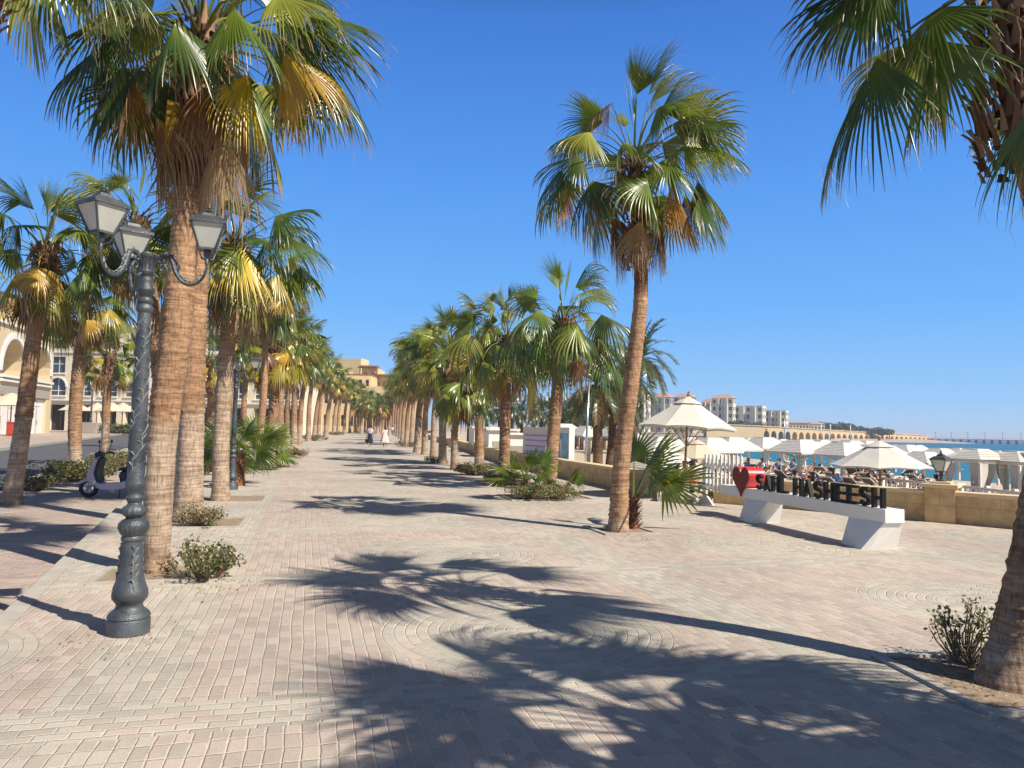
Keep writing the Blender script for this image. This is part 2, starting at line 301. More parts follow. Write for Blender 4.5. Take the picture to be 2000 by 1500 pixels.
class MB:
    def __init__(s): s.v = []; s.f = []; s.m = []
    def add(s, vs, fs, mi=0, X=None):
        b = len(s.v)
        for p in vs: s.v.append(tuple(X @ Vector(p)) if X is not None else tuple(float(c) for c in p))
        for f in fs: s.f.append(tuple(b + i for i in f)); s.m.append(mi)
        return s
    def box(s, c, d, mi=0, X=None, rz=0, taper=1.0):
        hx, hy, hz = d[0] / 2, d[1] / 2, d[2] / 2; vs = []
        cr, sr = math.cos(rz), math.sin(rz)
        for z in (-1, 1):
            t = taper if z > 0 else 1
            for x, y in ((-1, -1), (1, -1), (1, 1), (-1, 1)):
                px, py = x * hx * t, y * hy * t; vs.append((c[0] + px * cr - py * sr, c[1] + px * sr + py * cr, c[2] + z * hz))
        return s.add(vs, [(3, 2, 1, 0), (4, 5, 6, 7), (0, 1, 5, 4), (1, 2, 6, 5), (2, 3, 7, 6), (3, 0, 4, 7)], mi, X)
    def tube(s, pts, rr, n=8, mi=0, X=None, caps=True):
        pts = [Vector(p) for p in pts]; rr = rr if hasattr(rr, '__len__') else [rr] * len(pts)
        vs = []; fs = []; prev = None
        for i, p in enumerate(pts):
            t = (pts[min(i + 1, len(pts) - 1)] - pts[max(i - 1, 0)]); t = t.normalized() if t.length > 0 else Vector((0, 0, 1))
            if prev is None: a = t.cross(Vector((0, 0, 1)) if abs(t.z) < .9 else Vector((1, 0, 0))).normalized()
            else: a = (prev - t * prev.dot(t)).normalized()
            prev = a; b = t.cross(a)
            for k in range(n):
                an = 2 * PI * k / n; vs.append(p + (a * math.cos(an) + b * math.sin(an)) * rr[i])
        for i in range(len(pts) - 1):
            for k in range(n): fs.append((i * n + k, i * n + (k + 1) % n, (i + 1) * n + (k + 1) % n, (i + 1) * n + k))
        if caps: fs.append(tuple(range(n))[::-1]); fs.append(tuple((len(pts) - 1) * n + k for k in range(n)))
        return s.add(vs, fs, mi, X)
    def lathe(s, prof, n=24, c=(0, 0, 0), mi=0, X=None, flute=None):
        vs = []; fs = []
        for i, (r, z) in enumerate(prof):
            for k in range(n):
                a = 2 * PI * k / n; q = r
                if flute and flute[0] <= z <= flute[1]: q = r * (1 + flute[3] * math.cos(flute[2] * a))
                vs.append((c[0] + q * math.cos(a), c[1] + q * math.sin(a), c[2] + z))
        for i in range(len(prof) - 1):
            for k in range(n): fs.append((i * n + k, i * n + (k + 1) % n, (i + 1) * n + (k + 1) % n, (i + 1) * n + k))
        fs.append(tuple(range(n))[::-1]); fs.append(tuple((len(prof) - 1) * n + k for k in range(n)))
        return s.add(vs, fs, mi, X)
    def prism(s, poly, y0, y1, mi=0, X=None, inset=0.0):
        """poly in x,z; extruded along y"""
        n = len(poly); cx = sum(p[0] for p in poly) / n; cz = sum(p[1] for p in poly) / n
        if inset:
            q = [(cx + (p[0] - cx) * (1 - inset), cz + (p[1] - cz) * (1 - inset)) for p in poly]; d = (y1 - y0) * .18
            rings = [(q, y0), (poly, y0 + d), (poly, y1 - d), (q, y1)]
        else: rings = [(poly, y0), (poly, y1)]
        vs = [(p[0], y, p[1]) for ring, y in rings for p in ring]; fs = []
        for r_ in range(len(rings) - 1):
            for i in range(n): fs.append((r_ * n + i, r_ * n + (i + 1) % n, (r_ + 1) * n + (i + 1) % n, (r_ + 1) * n + i))
        fs.append(tuple(range(n))[::-1]); fs.append(tuple((len(rings) - 1) * n + i for i in range(n)))
        return s.add(vs, fs, mi, X)
    def quad(s, a, b, c, d, mi=0, X=None): return s.add([a, b, c, d], [(0, 1, 2, 3)], mi, X)
    def build(s, name, mats, parent=None, smooth=False, loc=None, bevel=0.0, uv=None, autosmooth=None):
        me = bpy.data.meshes.new(name); me.from_pydata(s.v, [], s.f)
        if not isinstance(mats, (list, tuple)): mats = [mats]
        for m in mats: me.materials.append(m)
        me.polygons.foreach_set('material_index', s.m)
        if smooth or autosmooth: me.polygons.foreach_set('use_smooth', [True] * len(s.f))
        if autosmooth: me.update(); me.set_sharp_from_angle(angle=rad(autosmooth))
        me.update()
        if uv:
            ul = me.uv_layers.new(name='UVMap')
            for poly in me.polygons:
                nrm = poly.normal
                for li in poly.loop_indices:
                    c = me.vertices[me.loops[li].vertex_index].co
                    if abs(nrm.z) > .7: ul.data[li].uv = (c.x, c.y)
                    else:
                        t = Vector((-nrm.y, nrm.x, 0)).normalized() if (abs(nrm.x) + abs(nrm.y)) > 0 else Vector((1, 0, 0))
                        ul.data[li].uv = (c.dot(t), c.z)
        o = linkmesh(name, me, parent, loc)
        if bevel:
            b = o.modifiers.new('bevel', 'BEVEL'); b.width = bevel; b.segments = 2; b.limit_method = 'ANGLE'
        return o
def copy_tree(o, parent=None, **kw):
    c = o.copy(); COL.objects.link(c)
    if parent is not None: c.parent = parent
    for ch in list(o.children): copy_tree(ch, c)
    return c
def sheet(name, pts, z, m, kind='structure', label=None):
    mb = MB(); mb.add([(p[0], p[1], z) for p in pts], [tuple(range(len(pts)))]); o = mb.build(name, m); 
    tag(o, kind=kind); return o
def offset_poly(pts, d):
    out = []
    for i, p in enumerate(pts):
        a = Vector(pts[max(i - 1, 0)][:2]); b = Vector(pts[min(i + 1, len(pts) - 1)][:2]); t = (b - a).normalized(); n_ = Vector((t.y, -t.x)); out.append((p[0] + n_.x * d, p[1] + n_.y * d))
    return out
def strip(mb, A, B, za, zb, mi=0):
    for i in range(len(A) - 1): mb.quad((A[i][0], A[i][1], za), (B[i][0], B[i][1], zb), (B[i + 1][0], B[i + 1][1], zb), (A[i + 1][0], A[i + 1][1], za), mi)
def resample(pts, step):
    out = [pts[0]]
    for a, b in zip(pts[:-1], pts[1:]):
        d = math.dist(a, b); k = max(1, int(d / step))
        for i in range(1, k + 1): out.append((a[0] + (b[0] - a[0]) * i / k, a[1] + (b[1] - a[1]) * i / k))
    return out
def smoothline(pts, it=3):
    for _ in range(it):
        q = [pts[0]]
        for a, b in zip(pts[:-1], pts[1:]): q += [(a[0] * .75 + b[0] * .25, a[1] * .75 + b[1] * .25), (a[0] * .25 + b[0] * .75, a[1] * .25 + b[1] * .75)]
        pts = q + [pts[-1]]
    return pts
# ------------------------------------------------------------------ the ground, road, beach, sea
W = smoothline([(-60, 600), (-42, 400), (-28, 220), (-16, 130), (-6.2, 72), (-2.4, 47.5), (-.6, 35.7), (1.08, 27.8), (2.5, 22.5), (3.6, 17.9), (6.0, 16.2), (7.65, 14.7), (9.4, 13.0), (12.5, 10.3), (18, 6), (40, -8)], 2)
K0, KD = np.array([-4.2, 6.3]), np.array([-.41, 1.0])
kerbl = [tuple(K0 + KD * t) for t in (-16, 0, 60, 150)] + [(-75, 240), (-90, 420)]
mb = MB(); ctr = kerbl + W[::1]
sheet('promenade', [tuple(p) for p in kerbl] + W, 0.0, M['paving'])
# land everywhere on the town side, a step lower
sheet('ground', [(-6000, -3000), (60, -3000), (60, -30), (2, -6), (-3, 40), (-40, 250), (-62, 600), (0, 900), (500, 1400), (1500, 6000), (-6000, 6000)], -0.30, M['dust'])
roadN = [(-9.9 - .405 * (t - 13.9) - .9, t) for t in (-30, 13.9, 60, 150, 260)]
sheet('side_pavement', [(K0[0] - .41 * (t - 6.3), t) for t in (-30, 6.3, 60, 150)] + [(-110, 260), (-150, 262)] + [(p[0] - .2, p[1]) for p in roadN[::-1]], -0.12, M['paving2'])
roadF = [(p[0] - 6.6, p[1]) for p in roadN]
sheet('road', roadN + roadF[::-1], -0.23, M['asphalt'])
sheet('far_pavement', roadF + [(-260, 262), (-260, -30)], -0.10, M['paving3'])
mb = MB()
for a, b in ((kerbl, -.125),):
    ins = offset_poly(kerbl, .16)
    strip(mb, kerbl, ins, 0.006, 0.006); strip(mb, [(p[0] - .004, p[1]) for p in kerbl], [(p[0] - .004, p[1]) for p in kerbl], -.2, 0.006)
tag(mb.build('promenade_kerb', M['kerb']), kind='structure')
mb = MB()
for A, B in ((roadN, offset_poly(roadN, .15)), (offset_poly(roadF, -.15), roadF)):
    strip(mb, A, B, -.06, -.06); strip(mb, A, A, -.24, -.06); strip(mb, B, B, -.24, -.06)
tag(mb.build('road_kerb', M['kerb']), kind='structure')

S = [(-20, 600), (60, 520), (118, 425), (80, 300), (52, 200), (36, 130), (32, 92), (33, 70), (37, 54), (46, 36), (60, 15), (90, -20)]
S = smoothline(S, 2)
def at_param(P, k):
    L_ = [0]
    for a, b in zip(P[:-1], P[1:]): L_.append(L_[-1] + math.dist(a, b))
    t = k * L_[-1]; i = min(max(np.searchsorted(L_, t) - 1, 0), len(P) - 2); u = (t - L_[i]) / (L_[i + 1] - L_[i]); return (P[i][0] + (P[i + 1][0] - P[i][0]) * u, P[i][1] + (P[i + 1][1] - P[i][1]) * u)
NB, NC = 160, 24
mb = MB(); vs = []; rb = random.Random(4)
for i in range(NB + 1):
    a, b = at_param(W, i / NB), at_param(S, i / NB)
    for j in range(NC + 1):
        u = j / NC * 1.15; x, y = a[0] + (b[0] - a[0]) * u, a[1] + (b[1] - a[1]) * u
        z = -1.0 - .7 * min(u, 1) - (u - 1 if u > 1 else 0) * 6 + (rb.uniform(-.03, .03) if 0 < j < NC else 0)
        vs.append((x, y, z))
fs = [(i * (NC + 1) + j, i * (NC + 1) + j + 1, (i + 1) * (NC + 1) + j + 1, (i + 1) * (NC + 1) + j) for i in range(NB) for j in range(NC)]
mb.add(vs, fs); tag(mb.build('beach', M['sand'], smooth=True), kind='structure')
sheet('sea', [(-400, 500), (-20, 560), (24, 300), (24, 60), (30, -60), (9000, -3000), (12000, 12000), (-400, 14000)], -1.72, M['water'])
# far shore: a low rise carrying the hotels
mb = MB(); vs = []; NX, NY = 60, 14; hl, hr = -60, 330
for i in range(NX + 1):
    x = hl + (hr - hl) * i / NX
    for j in range(NY + 1):
        u = j / NY; y = 425 + 34 * max(0, (x - 140) / 90) + u * 320; prof = math.sin(min(u * 1.6, 1) * PI / 2); edge = min(1, max(0, (hr - x) / 120)) 
        z = -1.9 + prof * (5.2 + 5.0 * edge * max(0, 1 - abs(x - 190) / 130.)) * min(1, (hr - x) / 18 + .05) + .3 * math.sin(x * .13 + y * .05)
        vs.append((x, y, z))
mb.add(vs, [(i * (NY + 1) + j, i * (NY + 1) + j + 1, (i + 1) * (NY + 1) + j + 1, (i + 1) * (NY + 1) + j) for i in range(NX) for j in range(NY)])
tag(mb.build('far_shore_hill', M['dust'], smooth=True), kind='structure')

# low sandstone wall along the promenade, with coping and pillars
def wall_run(pts, h, z0, name, label, thick=.34):
    r = empty(name, (0, 0, 0), label, 'wall'); mb = MB(); A = pts; B = offset_poly(pts, -thick)
    r.location = (pts[0][0], pts[0][1], 0); X = Matrix.Translation((-pts[0][0], -pts[0][1], 0))
    body = MB(); strip(body, A, A, z0, h); strip(body, B, B, z0, h); strip(body, A, B, h, h)
    for E_, F_ in ((A[0], B[0]), (A[-1], B[-1])): body.quad((E_[0], E_[1], z0), (F_[0], F_[1], z0), (F_[0], F_[1], h), (E_[0], E_[1], h))
    body.v = [(v[0] - pts[0][0], v[1] - pts[0][1], v[2]) for v in body.v]; body.build('wall_body', M['stone'], r, uv=True)
    A2, B2 = offset_poly(pts, .045), offset_poly(pts, -thick - .045); c = MB()
    strip(c, A2, B2, h + .07, h + .07); strip(c, A2, A2, h + .003, h + .07); strip(c, B2, B2, h + .003, h + .07); strip(c, A2, B2, h + .003, h + .003)
    for E_, F_ in ((A2[0], B2[0]), (A2[-1], B2[-1])): c.quad((E_[0], E_[1], h), (F_[0], F_[1], h), (F_[0], F_[1], h + .07), (E_[0], E_[1], h + .07))
    c.v = [(v[0] - pts[0][0], v[1] - pts[0][1], v[2]) for v in c.v]; c.build('coping', M['cap'], r)
    return r
near = [p for p in W if p[0] > 7.5 and p[1] < 15]; 
WX = [p for p in W if p[1] < 300]
gateA, gateB = 3.95, 5.6
far_run = [p for p in WX if not (p[1] < 17.9)] + [(3.75, 17.9)]
near_run = [(4.7, 17.15)] + [p for p in WX if p[1] < 16.6]
wall_run(far_run, .52, -1.2, 'sandstone_wall', 'low sandstone wall running straight away behind the right row of palms')
wall_run(near_run, .52, -1.2, 'sandstone_wall', 'low sandstone wall curving round the plaza behind the white sign bench')
# ------------------------------------------------------------------ palms
def nrm(a): return a / np.maximum(np.linalg.norm(a, axis=-1, keepdims=True), 1e-9)
UP = np.array([0, 0, 1.])
GREEN = [(.085, .135, .018), (.125, .18, .022), (.06, .10, .02), (.18, .215, .03), (.24, .25, .035)]
YEL = [(.36, .28, .03), (.45, .27, .03), (.26, .25, .035)]
DEAD = [(.26, .12, .045), (.32, .19, .09), (.20, .095, .045), (.38, .25, .13)]
TIP = np.array([.36, .24, .14])
class Acc:
    def __init__(s): s.V = []; s.Q = []; s.C = []; s.n = 0
    def add(s, V, Q, C): s.V.append(V.reshape(-1, 3)); s.Q.append(Q + s.n); s.C.append(np.broadcast_to(C, V.shape).reshape(-1, 3)); s.n += V.reshape(-1, 3).shape[0]
    def obj(s, name, m, parent=None, loc=None, smooth=False): return npmesh(name, np.vstack(s.V), np.vstack(s.Q), np.vstack(s.C), m, parent, smooth, loc)
def gridq(ni, nj, off=0):
    i, j = np.meshgrid(np.arange(ni - 1), np.arange(nj - 1), indexing='ij'); a = (i * nj + j).ravel(); return np.stack([a, a + 1, a + nj + 1, a + nj], 1) + off
def fan_leaf(acc, rg, P, az, el, Lp, R, nseg, nst, spread, grav, wind, col, tipamt=.25, fold=.35, sag=.5, hub=None, threads=0, pw=.018, roll=None, across=3, flop=0.0):
    d = np.array([math.cos(az) * math.cos(el), math.sin(az) * math.cos(el), math.sin(el)]); pos = np.array(P, float); pts = [pos.copy()]; dirs = [d.copy()]
    for k in range(6):
        d = nrm(d + (-UP * sag * (0.5 + .25 * k) + wind * .4) * Lp / 6 * (0.35 + .65 * abs(math.cos(el)))); pos = pos + d * Lp / 6; pts.append(pos.copy()); dirs.append(d.copy())
    col = np.array(col)
    side0 = np.array([-math.sin(az), math.cos(az), 0.])
    pc = col * .6 + np.array([.20, .19, .06]) * .55
    Vp = []
    for i, (q, dd) in enumerate(zip(pts, dirs)):
        s_ = nrm(np.cross(dd, UP) if abs(dd[2]) < .95 else side0); n_ = np.cross(s_, dd); w_ = pw * (1.5 - i / 6 * .95)
        Vp.append([q + s_ * w_, q + n_ * w_ * .45, q - s_ * w_, q - n_ * w_ * .7, q + s_ * w_])
    acc.add(np.array(Vp), gridq(7, 5), pc)
    Hb = pts[-1]; f = dirs[-1]; f = nrm(f - UP * flop)
    s_ = np.cross(f, UP); s_ = nrm(s_) if np.linalg.norm(s_) > .2 else nrm(side0); nn = nrm(np.cross(s_, f)); 
    if nn[2] < 0: nn = -nn
    ro = rg.normal(0, .6) if roll is None else roll; s2 = s_ * math.cos(ro) + nn * math.sin(ro); nn = -s_ * math.sin(ro) + nn * math.cos(ro); s_ = s2
    th = np.linspace(-spread, spread, nseg); dth = th[1] - th[0]; ct, st = np.cos(th)[:, None], np.sin(th)[:, None]
    dr = nrm(ct * f + st * s_ - nn * fold * np.abs(st) ** 1.3 - nn * .10)
    ln = R * (.80 + .20 * np.cos(th * .8)) * rg.uniform(.86, 1.1, nseg)
    ds = (ln / nst)[:, None]; p = Hb + f * .10 * R * (ct + .3)
    gv = grav * rg.uniform(.7, 1.35, (nseg, 1)); tw = rg.normal(0, .12, (nseg, 3)); rowp = []; rown = []
    loc_n = nrm(nn - dr * (dr @ nn)[:, None]); twist = rg.normal(0, 1.0, (nseg, 1))
    for k in range(nst + 1):
        t = k / nst; rowp.append(p.copy()); ddir = dr.copy(); rown.append(ddir)
        fr = max(0, t - .32) / .68
        dr = nrm(dr + (-UP * gv * (.08 + 2.1 * fr ** 1.25) + wind * (.3 + 3.0 * fr) + tw * fr * 2) * ds)
        p = p + dr * ds
    Pn = np.stack(rowp, 1); Dn = np.stack(rown, 1); t = np.linspace(0, 1, nst + 1)[None, :]
    dist = ln[:, None] * t + .10 * R
    hw_join = .5 * abs(dth) * dist * 1.06; wm = .5 * abs(dth) * (ln[:, None] * .44 + .1 * R); hw = np.minimum(hw_join, wm * np.clip((1 - t) / .55, 0.05, 1) ** .75); hw = np.minimum(hw, .017 if nseg > 30 else .022 if nseg > 24 else .034)
    hw = np.maximum(hw, .0012)
    N0 = np.broadcast_to(loc_n[:, None, :], Pn.shape); lat = nrm(np.cross(Dn, N0)); fr = np.clip((t - .45) / .55, 0, 1)[..., None]; Nn = nrm(np.cross(lat, Dn))
    ang = fr * twist[:, None, :] * 1.1; lat2 = lat * np.cos(ang) + Nn * np.sin(ang); N2 = -lat * np.sin(ang) + Nn * np.cos(ang)
    if across == 3:
        Vv = np.stack([Pn - lat2 * hw[..., None], Pn + N2 * hw[..., None] * .55, Pn + lat2 * hw[..., None]], 2)
    else: Vv = np.stack([Pn - lat2 * hw[..., None], Pn + lat2 * hw[..., None]], 2)
    nc = Vv.shape[2]; base = gridq(nst + 1, nc); Q = (base[None] + (np.arange(nseg) * (nst + 1) * nc)[:, None, None]).reshape(-1, 4)
    tt = np.broadcast_to(t, Pn.shape[:2])[..., None]; cc = col * rg.uniform(.78, 1.25, (nseg, 1, 1)); cc = cc * (1 - .25 * tt) + np.array([.22, .21, .05]) * .35 * np.clip(1 - tt * 3.5, 0, 1)
    ta = np.clip((tt - (1 - tipamt * rg.uniform(.4, 1.6, (nseg, 1, 1)))) / .12, 0, 1); cc = cc * (1 - ta) + TIP * rg.uniform(.7, 1.2, (nseg, 1, 1)) * ta
    acc.add(Vv, Q, np.repeat(cc[:, :, None, :], nc, 2))
    if threads:
        idx = rg.integers(0, nseg, threads)
        for i in idx:
            k0 = rg.integers(int(nst * .4), nst); q = Pn[i, k0]; dd = nrm(Dn[i, k0] + rg.normal(0, .5, 3)); pp = [q]
            for k in range(5): dd = nrm(dd - UP * .5 + wind * .6 + rg.normal(0, .35, 3)); q = q + dd * rg.uniform(.03, .07); pp.append(q)
            pp = np.array(pp); acc.add(np.stack([pp - [.0013, 0, 0], pp + [.0013, 0, .0]], 1), gridq(6, 2), np.array([.5, .40, .27]))
def crown(seed, R=1.65, nleaf=38, nseg=30, nst=8, dead=10, wind=(.12, .03, 0), yel=.16, hero=True, topr=.13, green_droop=1.0, maxa=1.0, up=80, skirt=1.0, bootl=None, explicit=None, browned=0.0, azf=None):
    rg = np.random.default_rng(seed); wind = np.array(wind); A = Acc(); Dd = Acc(); B = Acc(); ac = 3 if hero else 2
    ga = 2.39996; off = rg.uniform(0, 6.28)
    for i in range(nleaf):
        a = (i + .5) / nleaf * maxa; az = off + i * ga + rg.normal(0, .12); el = rad(up - (up + 30) * a ** .95 + rg.normal(0, 10))
        P = np.array([math.cos(az) * topr * (.25 + .75 * a), math.sin(az) * topr * (.25 + .75 * a), .05 - .42 * a])
        y = rg.random() < yel * (a > .6); c = YEL[rg.integers(len(YEL))] if y else GREEN[rg.integers(len(GREEN))]
        if browned and rg.random() < browned: c = DEAD[rg.integers(len(DEAD))]
        yng = max(0, 1 - a * 5)
        fan_leaf(A, rg, P, az, el, R * rg.uniform(.42, .66) * (1 - .3 * yng), R * rg.uniform(.42, .58) * (1 - .15 * yng), nseg, nst, rad(rg.uniform(62, 118)) * (1 - .75 * yng), rg.uniform(1.3, 2.3) * (1 + 1.1 * a) * green_droop * (1 - .6 * yng), wind, c, .08 + .12 * a, rg.uniform(.25, 1.0) + .35 * a, rg.uniform(.5, 1.2), threads=(14 if hero else 0), across=ac, flop=.25 * a)
    KC = dict(g=(.11, .16, .022), d=(.055, .095, .02), l=(.20, .235, .032), y=(.56, .40, .02), o=(.40, .17, .025), b=(.22, .10, .04), t=(.30, .18, .09))
    for (hx, hz, hy, Rb, spd, flp, gr, key, *bz) in (explicit or []):          # single fronds with a place of their own
        P = np.array([0, 0, bz[0] if bz else -.1]); vv = np.array([hx, hy, hz]) - P; ln_ = np.linalg.norm(vv); u2 = vv / ln_; P = P + np.array([u2[0], u2[1], 0]) * topr; ln_ = max(.2, ln_ - topr)
        tgt = Dd if key in 'obt' else A
        fan_leaf(tgt, rg, P, math.atan2(u2[1], u2[0]), math.asin(max(-1, min(1, u2[2]))) + .15, ln_, Rb, nseg, nst, rad(spd), gr, wind, KC[key], .42 if key in 'obt' else .14, .55, .18, threads=(20 if hero else 0), across=ac, flop=flp, roll=rg.normal(0, .25))
    for sp in range(2):                                       # unopened spear leaves
        az = rg.uniform(0, 6.28); fan_leaf(A, rg, (0, 0, .1), az, rad(86), .25, R * .52, 7, nst, rad(4), .05, wind * .1, (.20, .24, .07), .05, 0, .05, across=ac)
    for i in range(dead):
        az = off + i * ga + rg.normal(0, .3); h = -rg.uniform(.30, .75) * skirt; k = rg.random()
        out_ = i % 2 == 0; c = ((.33, .15, .03) if k < .4 else (.24, .12, .045)) if out_ else (YEL[1] if k < .15 else DEAD[rg.integers(len(DEAD))])
        h = h * (.75 if out_ else 1)
        fan_leaf(Dd, rg, (math.cos(az) * topr, math.sin(az) * topr, h), az, rad(rg.uniform(-42, -5) + (16 if out_ else 0)), R * (rg.uniform(.34, .52) if out_ else rg.uniform(.22, .34)), R * rg.uniform(.45, .62), nseg - 4, nst, rad(rg.uniform(35, 85)), 5.0, wind * .6, c, .5, .8, 4.5, threads=(20 if hero else 0), across=ac, flop=.9)
    # leaf bases (split boots) round the head of the stem
    nb = 150 if hero else 36; bl_ = bootl or ((1.05 if hero else .8) * skirt); nb = int(nb * bl_ / ((1.05 if hero else .8) * skirt))
    for i in range(nb):
        az = i * ga; h = .08 - bl_ * (i / nb); r_ = (topr + .03) * (1.12 + .25 * math.sin(min(1, (h + bl_ + .1) / .5) * PI / 2)); u_ = np.array([math.cos(az), math.sin(az), 0]); s_ = np.array([-math.sin(az), math.cos(az), 0])
        l_ = rg.uniform(.12, .24); w_ = rg.uniform(.022, .048); lean = rg.uniform(.2, .8) * (1 if rg.random() < .7 else -.6); b0 = u_ * (r_ - .05) + UP * (h - .10); rows = []
        for t in (0, .35, .7, 1.0): c_ = b0 + UP * l_ * t * (1 if lean > 0 else .4) + u_ * (.05 + abs(lean) * l_ * t * t); rows.append([c_ - s_ * w_ * (1 - .75 * t), c_ + u_ * .02, c_ + s_ * w_ * (1 - .75 * t)])
        bc = np.array([.12, .065, .04]) * rg.uniform(.5, 1.8) + (np.array([.16, .11, .06]) if rg.random() < .3 else 0)
        B.add(np.array(rows), gridq(4, 3), bc)
    return A, Dd, B
def catmull(P, n):
    P = [np.array(p, float) for p in P]; P = [2 * P[0] - P[1]] + P + [2 * P[-1] - P[-2]]; out = []
    segs = len(P) - 3
    for k in range(n + 1):
        t = k / n * segs; i = min(int(t), segs - 1); u = t - i; a, b, c, d = P[i:i + 4]
        out.append(.5 * ((2 * b) + (c - a) * u + (2 * a - 5 * b + 4 * c - d) * u * u + (3 * b - a - 3 * c + d) * u ** 3))
    return np.array(out)
def palm_trunk(P, r0, r1, seed, hero, bare=1.7, parent=None, topdark=1.1, flare=.22, neck=0.0, dark=False):
    rg = np.random.default_rng(seed); H = P[-1][2] - P[0][2]; n = int(H / (.028 if hero else .12)); ns = 28 if hero else 12
    C = catmull(P, n); t = np.linspace(0, 1, n + 1); z = t * H
    r = r1 + (r0 - r1) * (1 - t) ** .9 + r0 * flare * np.exp(-z / .28) - r0 * neck * np.exp(-z / .9)
    if hero: r = r * (1 + rg.normal(0, .010, n + 1) + .010 * np.sin(z * 9 + seed) + .006 * np.sin(z * 23))
    a = np.linspace(0, 2 * PI, ns, endpoint=False); rr = r[:, None] * np.ones((1, ns))
    if hero:
        rough = .014 + .034 * (z > bare)[:, None]
        rr = rr * (1 + rough * rg.normal(0, .8, (n + 1, ns)) + .02 * np.sin(a * 3 + seed)[None, :] + .015 * np.sin(a * 7 + z[:, None] * .8))
        rr *= (1 + .035 * (z > bare))[:, None]
    rr[0] *= 1.08
    V = C[:, None, :] + np.stack([np.cos(a)[None, :] * rr, np.sin(a)[None, :] * rr, np.zeros_like(rr)], -1); V[0, :, 2] -= .06
    i, j = np.meshgrid(np.arange(n), np.arange(ns), indexing='ij'); q = np.stack([i * ns + j, i * ns + (j + 1) % ns, (i + 1) * ns + (j + 1) % ns, (i + 1) * ns + j], -1).reshape(-1, 4)
    if dark: k_ = np.array([.13, .085, .055]); c = np.ones((n + 1, ns, 3)) * k_ * rg.uniform(.7, 1.4, (n + 1, 1, 1)); return npmesh('trunk', V.reshape(-1, 3), q, c.reshape(-1, 3), M['bark'], parent, True)
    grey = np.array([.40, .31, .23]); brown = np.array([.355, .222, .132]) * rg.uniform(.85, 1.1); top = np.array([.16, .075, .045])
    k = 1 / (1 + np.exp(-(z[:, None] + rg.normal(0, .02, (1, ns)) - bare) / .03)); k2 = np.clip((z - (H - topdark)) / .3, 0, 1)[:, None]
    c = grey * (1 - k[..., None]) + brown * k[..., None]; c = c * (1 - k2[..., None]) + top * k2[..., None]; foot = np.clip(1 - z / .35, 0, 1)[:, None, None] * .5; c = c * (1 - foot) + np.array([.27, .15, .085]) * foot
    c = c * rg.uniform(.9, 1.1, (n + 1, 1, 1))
    return npmesh('trunk', V.reshape(-1, 3), q, c.reshape(-1, 3), M['bark'], parent, True)
VAR = []
def variants():
    specs = [dict(R=1.7, nleaf=30, dead=6, yel=.35), dict(R=1.6, nleaf=28, dead=9, yel=.7), dict(R=1.75, nleaf=32, dead=4, yel=.2), dict(R=1.6, nleaf=26, dead=8, yel=.5, browned=.1), dict(R=1.7, nleaf=30, dead=5, yel=.4), dict(R=1.5, nleaf=24, dead=7, yel=.8)]
    for i, s_ in enumerate(specs):
        A, Dd, B = crown(500 + i, nseg=22, nst=6, hero=False, **s_); a = A.obj('crown', M['leaf']); d = Dd.obj('dead_fronds', M['deadleaf']); b = B.obj('leaf_bases', M['boot'])
        VAR.append((a.data, d.data, b.data))
        for o in (a, d, b): bpy.data.objects.remove(o)
variants()
def palm(bx, by, mx, my, r0, label, mid=None, hero=None, var=None, scale=1.0, r1=None, bare=1.7, group='fan palms along the promenade', world=None, z0=0.0, seed=0, flare=.22, neck=0.0, **kw):
    """fan palm whose foot is seen at photo pixel bx,by and whose growing point at mx,my"""
    if world is None: b = G(bx, by, z0); tp = D(mx, my, b[1]); pts = [b] + [D(m_[0], m_[1], b[1]) for m_ in (mid or [])] + [tp]
    else: b = np.array(world[0], float); tp = np.array(world[1], float); pts = [b] + [np.array(q) for q in (mid or [])] + [tp]
    root = empty('palm_tree', b, label, 'palm tree', group); loc = [p - b for p in pts]; r1 = r1 or r0 * .62
    if len(loc) == 2: loc = [loc[0], loc[0] * .35 + loc[1] * .65 * .5 + np.array([loc[1][0] * .06, 0, 0]), loc[1]]; loc[1] = loc[2] * .5 + np.array([-.03 * loc[2][2] * np.sign(loc[2][0] + .001), 0, 0])
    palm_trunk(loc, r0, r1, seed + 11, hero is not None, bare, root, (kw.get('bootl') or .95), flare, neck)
    if hero is not None:
        A, Dd, B = crown(hero, topr=r1 * 1.02, **kw); A.obj('crown', M['leaf'], root, loc[-1]); (Dd.V and Dd.obj('dead_fronds', M['deadleaf'], root, loc[-1])); B.obj('leaf_bases', M['boot'], root, loc[-1])
    else:
        for nm, me in zip(('crown', 'dead_fronds', 'leaf_bases'), VAR[(var or 0) % len(VAR)]):
            o = linkmesh(nm, me, root, loc[-1]); o.rotation_euler.z = seed * 2.1; o.scale = (scale,) * 3
    return root
